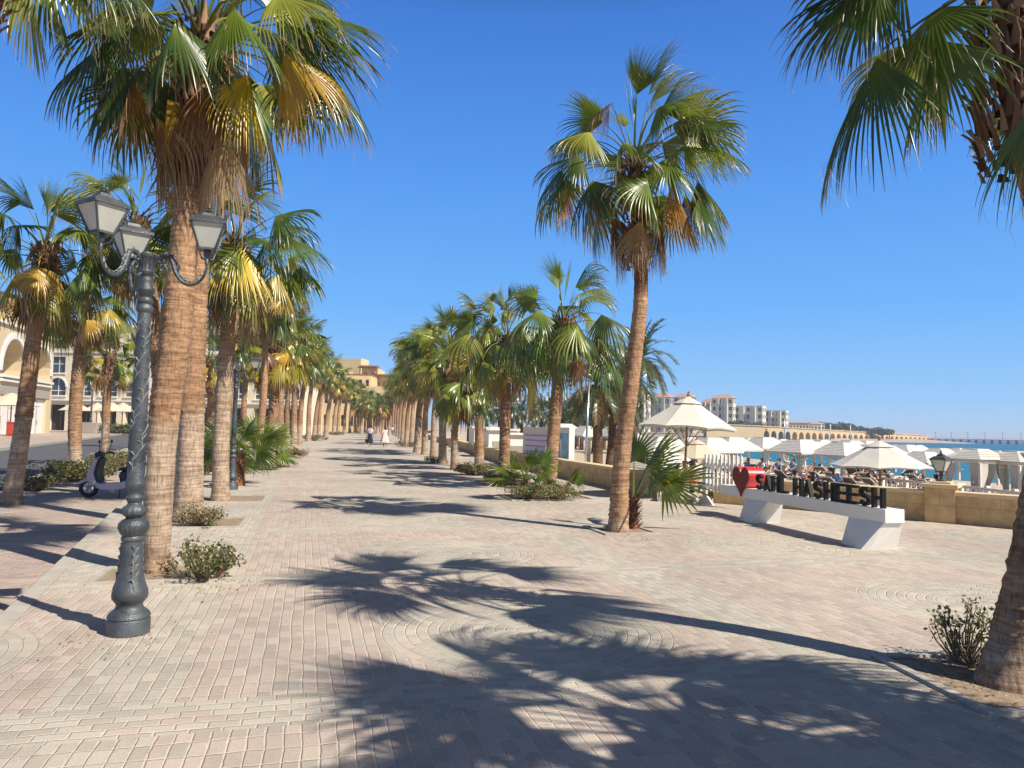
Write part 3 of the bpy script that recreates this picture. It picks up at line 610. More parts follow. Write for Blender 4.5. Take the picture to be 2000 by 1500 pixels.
# ------------------------------------------------------------------ the palms, one by one
WIND = (.16, .03, 0)
palm(303, 1118, 398, 50, .172, 'tall near fan palm just behind the big three-armed lamp post', flare=.0, neck=.28, mid=[(316, 860), (343, 650), (362, 450)], bootl=1.35, explicit=[(-.42, -.10, -.35, .72, 120, .6, 1.2, 'l'), (-.70, .12, -.1, .85, 80, .9, 2.6, 'l'), (-.88, -.50, .1, .95, 75, .9, 3.0, 'd'), (-.52, -.80, -.25, .85, 42, 1.6, 3.0, 'o'), (.52, -.74, -.2, .98, 55, 1.3, 2.4, 'y'), (.24, -.98, -.1, .95, 34, 2.2, 3.5, 'b'), (.10, -.85, -.2, .85, 34, 2.2, 3.5, 'b'), (.36, -.95, .05, 1.0, 36, 2.4, 3.5, 'o'),
    (.66, -.22, -.3, .95, 75, .35, 1.9, 'l'), (.90, .0, 0, 1.15, 70, .35, 1.7, 'g'), (1.12, .22, .1, .95, 75, .3, 1.6, 'g'), (-.30, -1.0, .2, .9, 40, 2.4, 3.5, 't'), (.80, -.15, .5, 1.0, 80, .5, 2.0, 'd'), (-.75, -.35, .5, .9, 80, .7, 2.2, 'd')], hero=1, R=1.85, nleaf=23, maxa=.7, dead=4, yel=.15, r1=.125, bare=1.72, wind=WIND, nseg=42, nst=9, seed=1)
palm(366, 1018, 428, 70, .225, 'thick fan palm with grey lower stem, second in the left row', mid=[(372, 880), (379, 650), (394, 420)], hero=2, R=2.0, nleaf=28, dead=14, yel=.3, r1=.13, bare=2.75, wind=WIND, seed=2)
palm(430, 978, 462, 470, .165, 'fan palm with big yellow fronds and slim grey stem, third in the left row', mid=[(436, 780)], explicit=[(-.22, -.40, -.95, 1.0, 85, .9, .9, 'y'), (.40, -.30, -.95, 1.5, 38, 1.0, 1.2, 'y'), (.1, -.9, -.6, 1.1, 60, 1.4, 1.5, 'l'), (1.0, .1, -.1, 1.2, 70, .5, 1.6, 'g'), (.9, -.5, .2, 1.1, 60, .7, 2, 'l')], hero=3, R=1.85, nleaf=26, dead=6, yel=.25, r1=.15, bare=3.4, wind=WIND, seed=3)
palm(22, 985, 90, 480, .165, 'leaning fan palm by the road at the left edge of the photo', mid=[(45, 830), (66, 660)], hero=4, R=1.62, nleaf=28, dead=8, yel=.4, r1=.12, bare=1.9, wind=WIND, seed=4, z0=-.12)
palm(148, 930, 168, 575, .185, 'fan palm rising from the hedge in front of the parked scooter', mid=[(148, 790)], hero=5, R=1.7, nleaf=26, dead=9, yel=.6, r1=.165, bare=1.3, wind=WIND, seed=5, z0=-.12, nseg=26)
palm(205, 905, 214, 690, .16, 'small slim fan palm in front of the arcaded building', mid=[(208, 790)], hero=6, R=1.35, nleaf=26, dead=5, yel=.5, r1=.13, bare=1.6, wind=WIND, seed=6, z0=-.12, nseg=22)
palm(322, 968, 268, 425, .22, 'fan palm hidden behind the near trunk, its crown left of the lamp head', mid=[(318, 760)], hero=7, R=1.7, nleaf=26, dead=5, yel=.3, r1=.15, bare=1.5, wind=WIND, seed=7)
palm(1207, 1038, 1240, 310, .14, 'tall lone fan palm in the middle of the plaza', mid=[(1216, 880), (1240, 690), (1252, 550)], flare=.3, hero=8, R=1.8, nleaf=24, maxa=.78, dead=4, yel=.10, r1=.095, explicit=[(.30, 1.02, -.1, .95, 40, -.5, .9, 'g'), (.45, .75, 0, .95, 65, -.2, 1.2, 'g'), (-.55, .92, -.1, .62, 60, 1.2, 3.5, 't', 0), (-.95, .38, 0, .72, 70, .8, 3.0, 'd'), (-1.2, -.2, .1, .85, 75, .9, 3.0, 'g'), (-1.05, -.62, -.1, .78, 50, 1.5, 3.0, 'o', -.4), (-.66, -.55, -.2, .85, 28, 2.2, 3.5, 'o', -.3), (-.22, -.42, -.4, .72, 35, 2.0, 3.0, 'b'), (.48, -.48, -.2, 1.15, 42, 1.2, 2.2, 'o'), (.75, -.60, 0, .95, 42, 1.2, 2.6, 'b', -.2), (1.0, -.35, .1, .95, 60, .7, 2.5, 'g'), (1.3, .28, 0, .75, 70, .6, 2.6, 'g'), (.32, -1.2, -.1, .75, 14, 2.5, 3.5, 't', -.6), (.70, .05, -.4, .9, 90, .4, 1.6, 'l'), (-.5, -.75, .3, .9, 45, 1.6, 3.0, 'g', -.3), (.5, .4, -.5, .85, 95, .4, 1.3, 'g')], bare=.3, wind=(.34, .03, 0), nseg=42, nst=9, seed=8, skirt=1.0, bootl=1.85)
palm(1966, 1338, 1975, -75, .155, 'nearest fan palm cut by the right edge of the photo', mid=[(2022, 1100), (2085, 700), (2052, 420), (1996, 180)], explicit=[(-.85, -.76, 0, 1.0, 58, .55, 1.9, 'd'), (-.48, -.70, -.05, .78, 70, 1.0, 2.4, 'g'), (-.40, -.36, .1, .85, 95, .3, 1.5, 'g'), (-.02, -1.12, -.22, .82, 40, 2.2, 2.0, 'g', -.85), (-.75, .05, .3, .8, 90, .4, 1.8, 'd'), (.3, -.8, .3, .8, 60, 1, 2, 'g')], hero=39, R=1.75, nleaf=16, dead=0, yel=.1, r1=.12, bare=.4, wind=WIND, nseg=42, nst=9, maxa=.5, seed=9, skirt=1.0, bootl=1.5)
palm(1072, 958, 1100, 622, .165, 'short sturdy fan palm in a clipped bush, second in the right row', mid=[(1085, 800)], explicit=[(-.75, -1.6, -.15, 1.25, 45, 1.8, 2.2, 'y', -.75), (-.1, -1.0, -.4, 1.2, 95, 1.2, 1.6, 'g', -.4), (1.1, -.9, 0, 1.4, 80, .8, 1.6, 'g', -.3), (-1.1, -.7, .1, 1.2, 70, 1.0, 2.2, 'g', -.3)], hero=10, R=2.05, nleaf=23, maxa=.8, dead=3, yel=.1, r1=.14, bare=.4, wind=WIND, seed=10, skirt=.7)
palm(984, 938, 990, 655, .17, 'fan palm with dark shaggy leaf bases, third in the right row', mid=[(986, 850)], hero=11, R=2.0, nleaf=26, dead=5, yel=.35, r1=.15, bare=.5, wind=WIND, seed=11, nseg=26)
palm(936, 912, 958, 640, .19, 'fan palm standing in a dry bush, fourth in the right row', bootl=1.0, hero=12, R=2.0, nleaf=26, dead=6, yel=.3, r1=.15, bare=.5, wind=WIND, seed=12, nseg=24)
# crowns just outside the frame whose fronds and shadows reach into it
palm(0, 0, 0, 0, .2, 'fan palm beyond the left edge, only hanging frond tips in view', world=((-5.9, 5.3, -.12), D(-60, -200, 5.3)), explicit=[(.86, -.50, 0, .62, 95, .9, 2.6, 'g'), (.62, -.62, -.15, .60, 80, 1.1, 2.8, 'l'), (.40, -.55, .2, .60, 80, 1.0, 2.4, 'g')], hero=13, R=1.5, nleaf=12, maxa=.45, dead=0, yel=.2, wind=WIND, seed=13, nseg=28)
palm(0, 0, 0, 0, .2, 'fan palm beyond the right edge that shades the bottom of the plaza', world=((4.2, 1.6, 0), (4.75, 1.55, 4.5)), hero=14, R=2.05, nleaf=78, dead=16, yel=.1, wind=WIND, seed=14, nseg=28)
palm(0, 0, 0, 0, .2, 'fan palm at the right beside the plaza, outside the frame', world=((5.6, -1.0, 0), (6.0, -1.1, 5.0)), hero=None, var=1, seed=15)
# slim palms behind, left row
lrow = [(500, 915, 512, 545, .17, 0), (524, 903, 532, 660, .30, 3), (548, 893, 562, 655, .24, 1), (560, 878, 575, 690, .22, 4), (574, 871, 592, 655, .30, 1), (584, 871, 606, 690, .26, 2),
        (602, 862, 618, 700, .30, 3), (613, 857, 634, 728, .30, 5), (622, 856, 640, 715, .30, 0), (636, 853, 655, 740, .42, 1), (651, 848, 664, 752, .34, 4), (660, 847.5, 670, 752, .40, 5), (672, 846.5, 682, 757, .40, 1), (683, 845.5, 692, 762, .4, 3),
        (693, 845, 700, 765, .4, 1), (702, 844.5, 708, 768, .4, 5)]
for i, (bx, by, mx, my, r0, v) in enumerate(lrow):
    palm(bx, by, mx, my, r0 * .86, 'fan palm of the left row, number %s counted from the lamp' % ['four', 'five', 'six', 'seven', 'eight', 'nine', 'ten', 'eleven', 'twelve', 'thirteen', 'fourteen', 'fifteen', 'sixteen', 'seventeen', 'eighteen', 'nineteen'][i], var=v, seed=20 + i, scale=1.25 + .045 * max(0, i - 4) + .06 * math.sin(i * 2.3), bare=1.6, group='left row of fan palms')
rrow = [(888, 918, 890, 748, .17, 2), (864, 906, 872, 690, .20, 0), (846, 892, 856, 700, .20, 3), (829, 888, 838, 705, .21, 2), (815, 884, 826, 715, .27, 4), (803, 871, 812, 725, .24, 1), (793, 868, 800, 742, .24, 0), (786, 862, 790, 745, .28, 2), (781, 857, 783, 752, .3, 3), (776, 853, 776, 760, .32, 2), (772, 850.5, 770, 766, .35, 4), (768, 848, 765, 772, .38, 0), (763, 846, 760, 776, .4, 2)]
for i, (bx, by, mx, my, r0, v) in enumerate(rrow):
    palm(bx, by, mx + 10, my - 16, r0 * .9, r1=r0 * .5, label='fan palm of the right row, number %s counted from the plaza' % ['five', 'six', 'seven', 'eight', 'nine', 'ten', 'eleven', 'twelve', 'thirteen', 'fourteen', 'fifteen', 'sixteen', 'seventeen'][i], var=v, seed=50 + i, scale=(1.0 if i == 0 else 1.3) + .03 * i, bare=1.2 + .9 * (i % 3), group='right row of fan palms')
# a third line of palms on the roadside and closing the far end
side = [(405, 890, 408, 700, .24, 1, -.12), (455, 880, 470, 650, .2, 5, -.12), (262, 872, 268, 690, .24, 3, -.12), (478, 872, 486, 700, .24, 1, -.12), (356, 880, 350, 700, .24, 5, -.12), (538, 866, 548, 710, .3, 3, -.12)]
nm_ = ['fourth palm trunk', 'bright yellow-crowned palm', 'far small palm left of the lamp post', 'far palm behind the young palms', 'far palm behind the two big trunks', 'far palm near the end of the road']
for i, (bx, by, mx, my, r0, v, z0) in enumerate(side):
    palm(bx, by, mx, my, r0, nm_[i] + ' on the roadside verge', var=v, seed=80 + i, scale=1.0, z0=z0, bare=1.0, group='palms on the roadside verge')
cn = ['first', 'second', 'third', 'fourth', 'fifth', 'sixth', 'seventh', 'eighth', 'ninth', 'tenth', 'eleventh', 'twelfth']
for i, (px_, Y_, hh_) in enumerate([(699, 172, 6.6), (706, 150, 6.9), (713, 185, 7.2), (719, 160, 6.4), (725, 190, 7.6), (731, 170, 6.7), (737, 155, 6.3), (743, 188, 7.3), (748, 165, 6.8), (754, 180, 7.6), (760, 160, 7.0), (766, 190, 7.8)]):
    b_ = D(px_, 835, Y_); b_[2] = 0; palm(0, 0, 0, 0, .33, 'distant fan palm closing the end of the avenue, %s from the left' % cn[i], var=i * 5 + 1, seed=95 + i, scale=1.75, group='palms at the far end of the promenade', world=(b_, b_ + np.array([.3, 0, hh_])))

# young palms
def young(bx, by, label, seed, R, nleaf, h, up=75, col=None, z0=0.0, boots=True, rs=.10, az=None, wind=(.1, 0, 0), elmin=5, nseg=26):
    b = G(bx, by, z0); root = empty('young_palm', b, label, 'palm', 'young fan palms'); rg = np.random.default_rng(seed); A = Acc(); B = Acc()
    for i in range(nleaf):
        a = (i + .5) / nleaf; z_ = az[i % len(az)] if az else i * 2.4 + seed
        el = rad(up - (up - elmin) * a + rg.normal(0, 5)); c = GREEN[[0, 1, 3][rg.integers(3)]]
        fan_leaf(A, rg, (0, 0, h), z_ + rg.normal(0, .15), el, R * rg.uniform(.40, .62), R * rg.uniform(.5, .65), nseg, 7, rad(rg.uniform(85, 115)), .9, np.array(wind), c, .10, .3, .35, across=3, threads=4)
    A.obj('crown', M['leaf'], root)
    n_ = int(40 * h / .3) + 12
    for i in range(n_):
        z_ = i * 2.4; hh = h * (1 - i / n_); u_ = np.array([math.cos(z_), math.sin(z_), 0]); s_ = np.array([-u_[1], u_[0], 0]); w_ = rs * .35; rows = []
        for t in (0, .4, .75, 1): c_ = u_ * (rs * .75 + .10 * t * t) + UP * (hh - .06 + .13 * t); rows.append([c_ - s_ * w_ * (1 - .7 * t), c_ + u_ * .012, c_ + s_ * w_ * (1 - .7 * t)])
        B.add(np.array(rows), gridq(4, 3), np.array([.19, .085, .05]) * rg.uniform(.6, 1.6))
    B.obj('leaf_bases', M['boot'], root)
    palm_trunk([np.zeros(3), np.array([0, 0, h * .5]), np.array([0, 0, h])], rs, rs * .8, seed, False, 0, root)
    return root
young(1237, 1033, 'young fan palm sprouting against the foot of the tall plaza palm', 3, 1.15, 6, .5, az=[1.9, -.3, .5, -.9, .1, -.15], up=84, elmin=22, rs=.07)
young(1026, 975, 'small dark young palm in the clipped bush of the right row', 5, .85, 11, .42, rs=.05)
young(1104, 962, 'pale young palm right of the sturdy palm in the clipped bush', 6, .58, 6, .12, az=[.3, 0, -.5, .9, 2.6, 3.3], rs=.05, up=60)
young(461, 948, 'young palm with shaggy brown stem beside the second lamp post', 7, 1.15, 12, .8, rs=.19, elmin=-5)
young(508, 912, 'bushy young palm spreading onto the promenade in the left row', 9, 1.4, 16, .5, rs=.2, elmin=0, wind=(.3, 0, 0))
young(402, 925, 'yellow-green young palm seen between the second and third trunks', 10, 1.4, 12, .3, rs=.08)

# bushes: twigs and many small leaves
def bush(cx, cy, rx, ry, h, label, seed, n=1400, cols=None, twigs=40, leaf=.028, name='bush', parentgroup=None, z0=0.0, dry=.3, world=None, flat=False, rz=0.0):
    b = np.array(world) if world is not None else G(cx, cy, z0); rg = np.random.default_rng(seed); root = empty(name, b, label, 'bush' if name == 'bush' else name.replace('_', ' '), parentgroup, rz)
    T = MB(); ends = []
    for i in range(twigs):
        a = rg.uniform(0, 6.28); k = rg.uniform(.2, 1.0) ** .6; e = np.array([math.cos(a) * rx * k, math.sin(a) * ry * k, h * rg.uniform(.45, 1.0) * (1 - .45 * k * k)]); s0 = np.array([math.cos(a) * rx * k * .25, math.sin(a) * ry * k * .25, 0]); m_ = s0 * .4 + e * .6 + rg.normal(0, .04 * h, 3)
        T.tube([s0, m_, e], [.008, .006, .002], 4); ends.append((s0, m_, e))
        for _ in range(2):
            u_ = rg.uniform(.3, .9); q = m_ * (1 - u_) + e * u_; e2 = q + np.array([rg.normal(0, .16 * rx), rg.normal(0, .16 * ry), rg.uniform(0, .2) * h]); T.tube([q, e2], [.004, .0015], 3); ends.append((q, (q + e2) / 2, e2))
    T.build('stems', M['soil'] if False else M['twig'], root)
    pick = rg.integers(0, len(ends), n); t = rg.uniform(0, 1, n) ** .6; E_ = np.array([[a_, b_, c_] for a_, b_, c_ in ends])[pick]
    t = t[:, None]; pos = E_[:, 0] * (1 - t) ** 2 + 2 * E_[:, 1] * t * (1 - t) + E_[:, 2] * t * t + rg.normal(0, .022 + .03 * min(rx, ry) * 1.2, (n, 3)); pos[:, 2] = np.abs(pos[:, 2]) + .01
    d = nrm(rg.normal(0, 1, (n, 3))); u_ = nrm(np.cross(d, rg.normal(0, 1, (n, 3)))); l_ = leaf * rg.uniform(.5, 1.4, (n, 1))
    V = np.stack([pos - d * l_, pos + u_ * l_ * .55, pos + d * l_, pos - u_ * l_ * .55], 1); cols = cols or [(.08, .12, .022), (.13, .16, .035), (.055, .08, .02)]
    dr = [(.30, .22, .12), (.38, .30, .18), (.2, .13, .07)]; C = np.array([(dr[rg.integers(3)] if rg.random() < dry else cols[rg.integers(len(cols))]) for _ in range(n)]) * rg.uniform(.7, 1.3, (n, 1))
    npmesh('foliage', V.reshape(-1, 3), np.arange(4 * n).reshape(-1, 4), np.repeat(C[:, None], 4, 1).reshape(-1, 3), M['bush'], root)
    return root
M['twig'] = mat('dry_twig', (.17, .12, .08), .9, .3, 20)
bush(400, 1133, .36, .28, .44, 'sparse green bush at the foot of the near palm, right of the big lamp', 1, 1300, twigs=50, leaf=.021, dry=.3)
bush(318, 1118, .16, .14, .2, 'dry brown sprigs round the near palm foot', 21, 260, twigs=20, leaf=.016, dry=.85)
bush(395, 1028, .42, .3, .34, 'pale dry bush at the foot of the second palm of the left row', 2, 1700, twigs=50, leaf=.018, dry=.65)
bush(1063, 976, .85, .5, .42, 'clipped variegated bush round the sturdy palm of the right row', 3, 6500, twigs=90, leaf=.022, dry=.3, cols=[(.16, .18, .06), (.10, .12, .035), (.26, .26, .12)])
bush(982, 947, .66, .5, .42, 'dry clipped bush round the third palm of the right row', 4, 4200, twigs=70, leaf=.024, dry=.5, cols=[(.16, .16, .06), (.2, .2, .09)])
bush(931, 928, .8, .6, .45, 'dry bush round the fourth palm of the right row', 5, 4200, twigs=70, leaf=.026, dry=.45, cols=[(.14, .15, .06), (.22, .2, .1)])
bush(850, 905, .6, .6, .35, 'low dry bush between farther palms of the right row', 6, 1500, dry=.5, twigs=30, leaf=.03)
bush(1882, 1295, .24, .2, .52, 'twiggy leggy bush with few leaves left of the nearest right palm', 7, 520, twigs=30, leaf=.017, dry=.4)
bush(1905, 1305, .2, .14, .22, 'tangle of dead twigs under the leggy bush at the right', 27, 60, twigs=40, leaf=.012, dry=.9)
bush(65, 958, .75, .5, .5, 'sparse dry bush right of the leaning palm by the road', 8, 2200, twigs=60, leaf=.026, dry=.4, z0=-.12)
bush(150, 940, 1.1, .8, .62, 'dark leafy bush at the foot of the palm in front of the scooter', 9, 6500, twigs=80, leaf=.032, dry=.15, z0=-.12, cols=[(.06, .085, .02), (.09, .11, .03), (.13, .13, .05)])
bush(240, 912, 1.3, 1.0, .65, 'reddish dry bush behind the parked scooter', 10, 4500, twigs=60, leaf=.035, dry=.45, z0=-.12)
bush(520, 918, .7, .5, .3, 'low green ground bush in front of the spreading young palm', 11, 1800, twigs=40, leaf=.028, dry=.3)
bush(545, 893, 1.3, .9, .5, 'long dry brown bush in the left row beside the paving', 12, 5500, twigs=80, leaf=.034, dry=.75)
bush(612, 861, 1.5, 1.2, .7, 'brownish bush far down the left row', 13, 2200, twigs=40, leaf=.05, dry=.6)
bush(655, 850, 1.5, 1.2, .6, 'small green bush farther down the left row', 14, 1800, twigs=40, leaf=.05, dry=.2)
bush(795, 873, 1.0, 1.0, .5, 'low bush at the feet of the far palms of the right row', 15, 1500, twigs=40, leaf=.04, dry=.5)

# planting pits with stone edging
def pit(cx, cy, wx, wy, label, ang=.27, z0=0.0):
    b = G(cx, cy, z0); r = empty('tree_pit', b, label, 'tree pit', 'planting pits of the palms', ang); mb = MB()
    n_ = 14; vs = [(-wx / 2, -wy / 2, .006), (wx / 2, -wy / 2, .006), (wx / 2, wy / 2, .006), (-wx / 2, wy / 2, .006)]; mb.add(vs, [(0, 1, 2, 3)]); mb.build('soil', M['soil'], r)
    k = MB(); e = .07
    for x0, y0, dx, dy in ((0, -wy / 2 - e / 2, wx + 2 * e, e), (0, wy / 2 + e / 2, wx + 2 * e, e), (-wx / 2 - e / 2, 0, e, wy), (wx / 2 + e / 2, 0, e, wy)): k.box((x0, y0, .009), (dx - .004, dy - .004, .03))
    k.build('edging', M['kerb'], r)
pit(318, 1122, 1.1, .75, 'soil pit of the near left palm', .27); pit(388, 1022, 1.3, 1.1, 'soil pit of the second left palm', .25); pit(452, 975, 1.3, 1.3, 'sandy pit of the third left palm')
pit(1212, 1036, .8, .85, 'soil pit round the tall plaza palm'); pit(1066, 972, 1.9, 1.2, 'pit of the sturdy palm with clipped bush'); pit(984, 943, 1.6, 1.2, 'pit of the third palm of the right row')
pit(1985, 1330, 1.2, 1.0, 'soil pit of the nearest right palm', .12); pit(936, 920, 1.6, 1.3, 'pit of the fourth palm of the right row'); pit(515, 912, 1.8, 1.5, 'pit of the spreading young palm', .3)

# ------------------------------------------------------------------ lamp posts
def lantern(parent, c, s, yaw):
    """tapering four-sided frosted lantern with hipped lid and finial; c = underside"""
    X = Matrix.Translation(c) @ Matrix.Rotation(yaw, 4, 'Z') @ Matrix.Scale(s, 4)
    b0, b1, z0, z1 = .058, .122, .03, .215
    g = MB(); g.add([(x * a, y * a, z) for a, z in ((b0 - .004, z0), (b1 - .005, z1)) for x, y in ((-1, -1), (1, -1), (1, 1), (-1, 1))], [(0, 1, 5, 4), (1, 2, 6, 5), (2, 3, 7, 6), (3, 0, 4, 7), (3, 2, 1, 0), (4, 5, 6, 7)], 0, X)
    lan = MB()
    for x, y in ((-1, -1), (1, -1), (1, 1), (-1, 1)): lan.tube([(x * b0, y * b0, z0 - .012), (x * b1, y * b1, z1 + .004)], .0085, 6, 0, X)
    lan.box((0, 0, z0 - .006), (b0 * 2.1, b0 * 2.1, .016), 0, X); lan.box((0, 0, z1 + .010), (b1 * 2.16, b1 * 2.16, .024), 0, X)
    for k, (a, z) in enumerate(((.128, .234), (.085, .272), (.052, .283), (.045, .305), (.016, .32))):
        pa = [(x * a, y * a, z) for x, y in ((-1, -1), (1, -1), (1, 1), (-1, 1))]
        if k: lan.add(prev + pa, [(0, 1, 5, 4), (1, 2, 6, 5), (2, 3, 7, 6), (3, 0, 4, 7)], 0, X)
        else: lan.add(pa, [(3, 2, 1, 0)], 0, X)
        prev = pa
    lan.lathe([(.014, .318), (.024, .328), (.012, .34), (.018, .352), (.006, .37), (.004, .39), (.0, .392)], 10, mi=0, X=X)
    lan.lathe([(.0, -.10), (.014, -.098), (.018, -.06), (.012, -.05), (.024, -.03), (.03, -.012), (.02, .024)], 12, mi=0, X=X)
    for q in range(4): 
        a = q * PI / 2 + PI / 4; lan.tube([(math.cos(a) * .02, math.sin(a) * .02, -.055), (math.cos(a) * .06, math.sin(a) * .06, -.04), (math.cos(a) * .085, math.sin(a) * .085, .02)], .005, 5, 0, X)
    o = lan.build('lantern', M['iron'], parent, autosmooth=40); g.build('glass', M['glassmilk'], o)
    return o
def lamp_post(b, label, azs, hi=True, s=1.0):
    root = empty('street_lamp', b, label, 'street lamp', 'three-armed lamp posts'); root.scale = (s,) * 3
    k = 5.64 / 1440
    z = lambda y: (1250 - y) * k * .985
    P = [(44, 1250), (44, 1224), (42, 1220), (44, 1217), (42, 1212), (38, 1208), (30, 1202), (27, 1197), (27, 1193), (31, 1188), (36, 1182), (37, 1176), (36, 1168), (31, 1156), (27.5, 1146), (25, 1130), (23, 1105), (22, 1080), (21.5, 1072), (24, 1069), (24, 1064), (22, 1061), (26, 1056), (31, 1046), (31, 1040), (29.5, 1036), (22, 1030), (15, 1027), (16, 1024), (23, 1018), (24, 1012), (21, 1005), (14, 1000), (13, 996), (17.5, 989), (18, 986), (12.5, 980), (12.5, 976), (15, 971), (19.5, 965), (19.5, 958), (17, 950), (16.5, 900), (15.8, 850), (15.3, 845), (15.8, 840), (15, 780), (14, 700), (13, 625), (12.6, 618), (17, 612), (17, 606), (12.5, 600), (15.5, 596), (15.5, 591), (12, 586), (14, 580), (18, 574), (18, 569), (13, 562), (12, 556), (13, 551), (11, 545), (14, 540)]
    ped = MB(); cut = next(i for i, p in enumerate(P) if p[1] <= 1030)
    prof = [(r * k * (.88 if y > 1030 else .95), z(y)) for r, y in P]
    ns = 40 if hi else 16
    ped.lathe(prof[:cut + 1], ns, flute=(z(1056), z(1034), 20, .025)); 
    if hi:                                                    # raised leaf ornaments on the pedestal
        for a0 in (-.9, 1.2, 3.3):
            for q in range(9):
                hh = z(1150 - q * 8); r_ = .024 + .1035 - .0 * q; rr_ = np.interp(hh, [p[1] for p in prof[:cut]], [p[0] for p in prof[:cut]]); sg = 1 if q % 2 else -1
                pts = [((rr_ + .001) * math.cos(a0), (rr_ + .001) * math.sin(a0), hh), ((rr_ + .008) * math.cos(a0 + sg * .16), (rr_ + .008) * math.sin(a0 + sg * .16), hh + .035), ((rr_ + .002) * math.cos(a0 + sg * .42), (rr_ + .002) * math.sin(a0 + sg * .42), hh + .03 + .02 * sg)]
                ped.tube(pts, [.007, .010, .002], 5, 1)
            st = [((np.interp(z(y), [p[1] for p in prof[:cut]], [p[0] for p in prof[:cut]]) + .003) * math.cos(a0 + .1 * math.sin(y * .06)), (np.interp(z(y), [p[1] for p in prof[:cut]], [p[0] for p in prof[:cut]]) + .003) * math.sin(a0 + .1 * math.sin(y * .06)), z(y)) for y in range(1165, 1080, -10)]
            ped.tube(st, .006, 5, 1)
    ped.build('pedestal', [M['iron'], M['worn_glint_iron']], root, autosmooth=38)
    sh = MB(); sh.lathe(prof[cut:], ns, flute=(z(1022), z(1005), 12, .04))
    if hi:                                                    # tendrils wound round the shaft
        for ph in (0, 2.1, 4.2):
            pts = []; 
            for q in range(120):
                y = 945 - q * 2.6; rr_ = np.interp(z(y), [p[1] for p in prof[cut:]], [p[0] for p in prof[cut:]]) + .001; a = ph + q * .055 + .25 * math.sin(q * .35); pts.append((rr_ * math.cos(a), rr_ * math.sin(a), z(y)))
            sh.tube(pts, .0035, 4, 1)
            for q in range(4, 118, 4):
                p0 = pts[q]; a = math.atan2(p0[1], p0[0]); rr_ = math.hypot(p0[0], p0[1]); sg = 1 if (q // 4) % 2 else -1
                sh.tube([p0, (rr_ * 1.06 * math.cos(a + sg * .35), rr_ * 1.06 * math.sin(a + sg * .35), p0[2] + .03), (rr_ * 1.0 * math.cos(a + sg * .75), rr_ * 1.0 * math.sin(a + sg * .75), p0[2] + .045 + .01 * sg)], [.003, .0065, .001], 4, 1)
    sh.build('shaft', [M['iron'], M['worn_glint_iron']], root, autosmooth=38)
    hd = MB(); hd.lathe([(.05, z(541)), (.062, z(537)), (.062, z(532)), (.056, z(530)), (.064, z(506)), (.07, z(504)), (.07, z(499)), (.045, z(497)), (.04, z(494)), (.0, z(493))], 32 if hi else 12, flute=(z(531), z(505), 12, .06)); hd.build('post_head', M['iron'], root, autosmooth=38)
    for az, yw in azs:
        X = Matrix.Rotation(az, 4, 'Z'); a = MB(); zz = lambda y: z(y)
        def crv(pts, n_=26): c = catmull([np.array((p[0] * k, 0, zz(p[1]))) for p in pts], n_); return [tuple(q) for q in c]
        main = crv([(13, 520), (24, 508), (38, 500), (50, 508), (56, 528), (68, 548), (84, 558), (102, 554), (114, 540), (119, 522)]); a.tube(main, [.011 + .010 * math.sin(PI * min(1, i / 20)) for i in range(len(main))], 7, 0, X)
        a.tube(crv([(38, 500), (28, 498), (22, 506), (26, 515), (33, 513), (32, 508)], 18), .010, 6, 0, X)
        a.tube(crv([(14, 538), (26, 546), (36, 540), (40, 528), (33, 520), (26, 526), (30, 532)], 20), .010, 6, 0, X)
        a.tube(crv([(60, 536), (64, 522), (56, 514)], 8), [.009, .011, .012, .012, .011, .009, .006, .004, .001], 5, 0, X)
        for q in range(3, 24, 2):
            p = main[q]; pn = main[q + 1]; t = Vector(pn) - Vector(p); n_ = Vector((-t.z, 0, t.x)).normalized(); sgn = 1 if q < 24 else -1
            a.tube([p, Vector(p) + n_ * .022 + t * .4, Vector(p) + n_ * .034 + t * 1.9], [.008, .010, .001], 4, 1, X)
        a.tube(crv([(119, 524), (119, 508)], 3), .011, 8, 0, X)
        a.build('arm', [M['iron'], M['worn_glint_iron']], root, autosmooth=50)
        lantern(root, Vector((math.cos(az) * 119 * k, math.sin(az) * 119 * k, z(492))), 1.0, yw)
    return root
lb = G(250, 1236)
lamp_post(lb, 'large ornate three-armed lamp post standing nearest at the left', [(rad(0), rad(20)), (rad(256), rad(60)), (rad(132), rad(44))])
lb2 = G(452, 956); lamp_post(lb2, 'second ornate lamp post behind the third left palm', [(rad(0), rad(10)), (rad(240), rad(30)), (rad(120), rad(12))], hi=False)
lb3 = G(176, 846, -.1); lamp_post(lb3, 'distant dark lamp post in front of the arcaded cafe front', [(rad(0), rad(10)), (rad(180), rad(30)), (rad(120), rad(12))], hi=False, s=2.0)

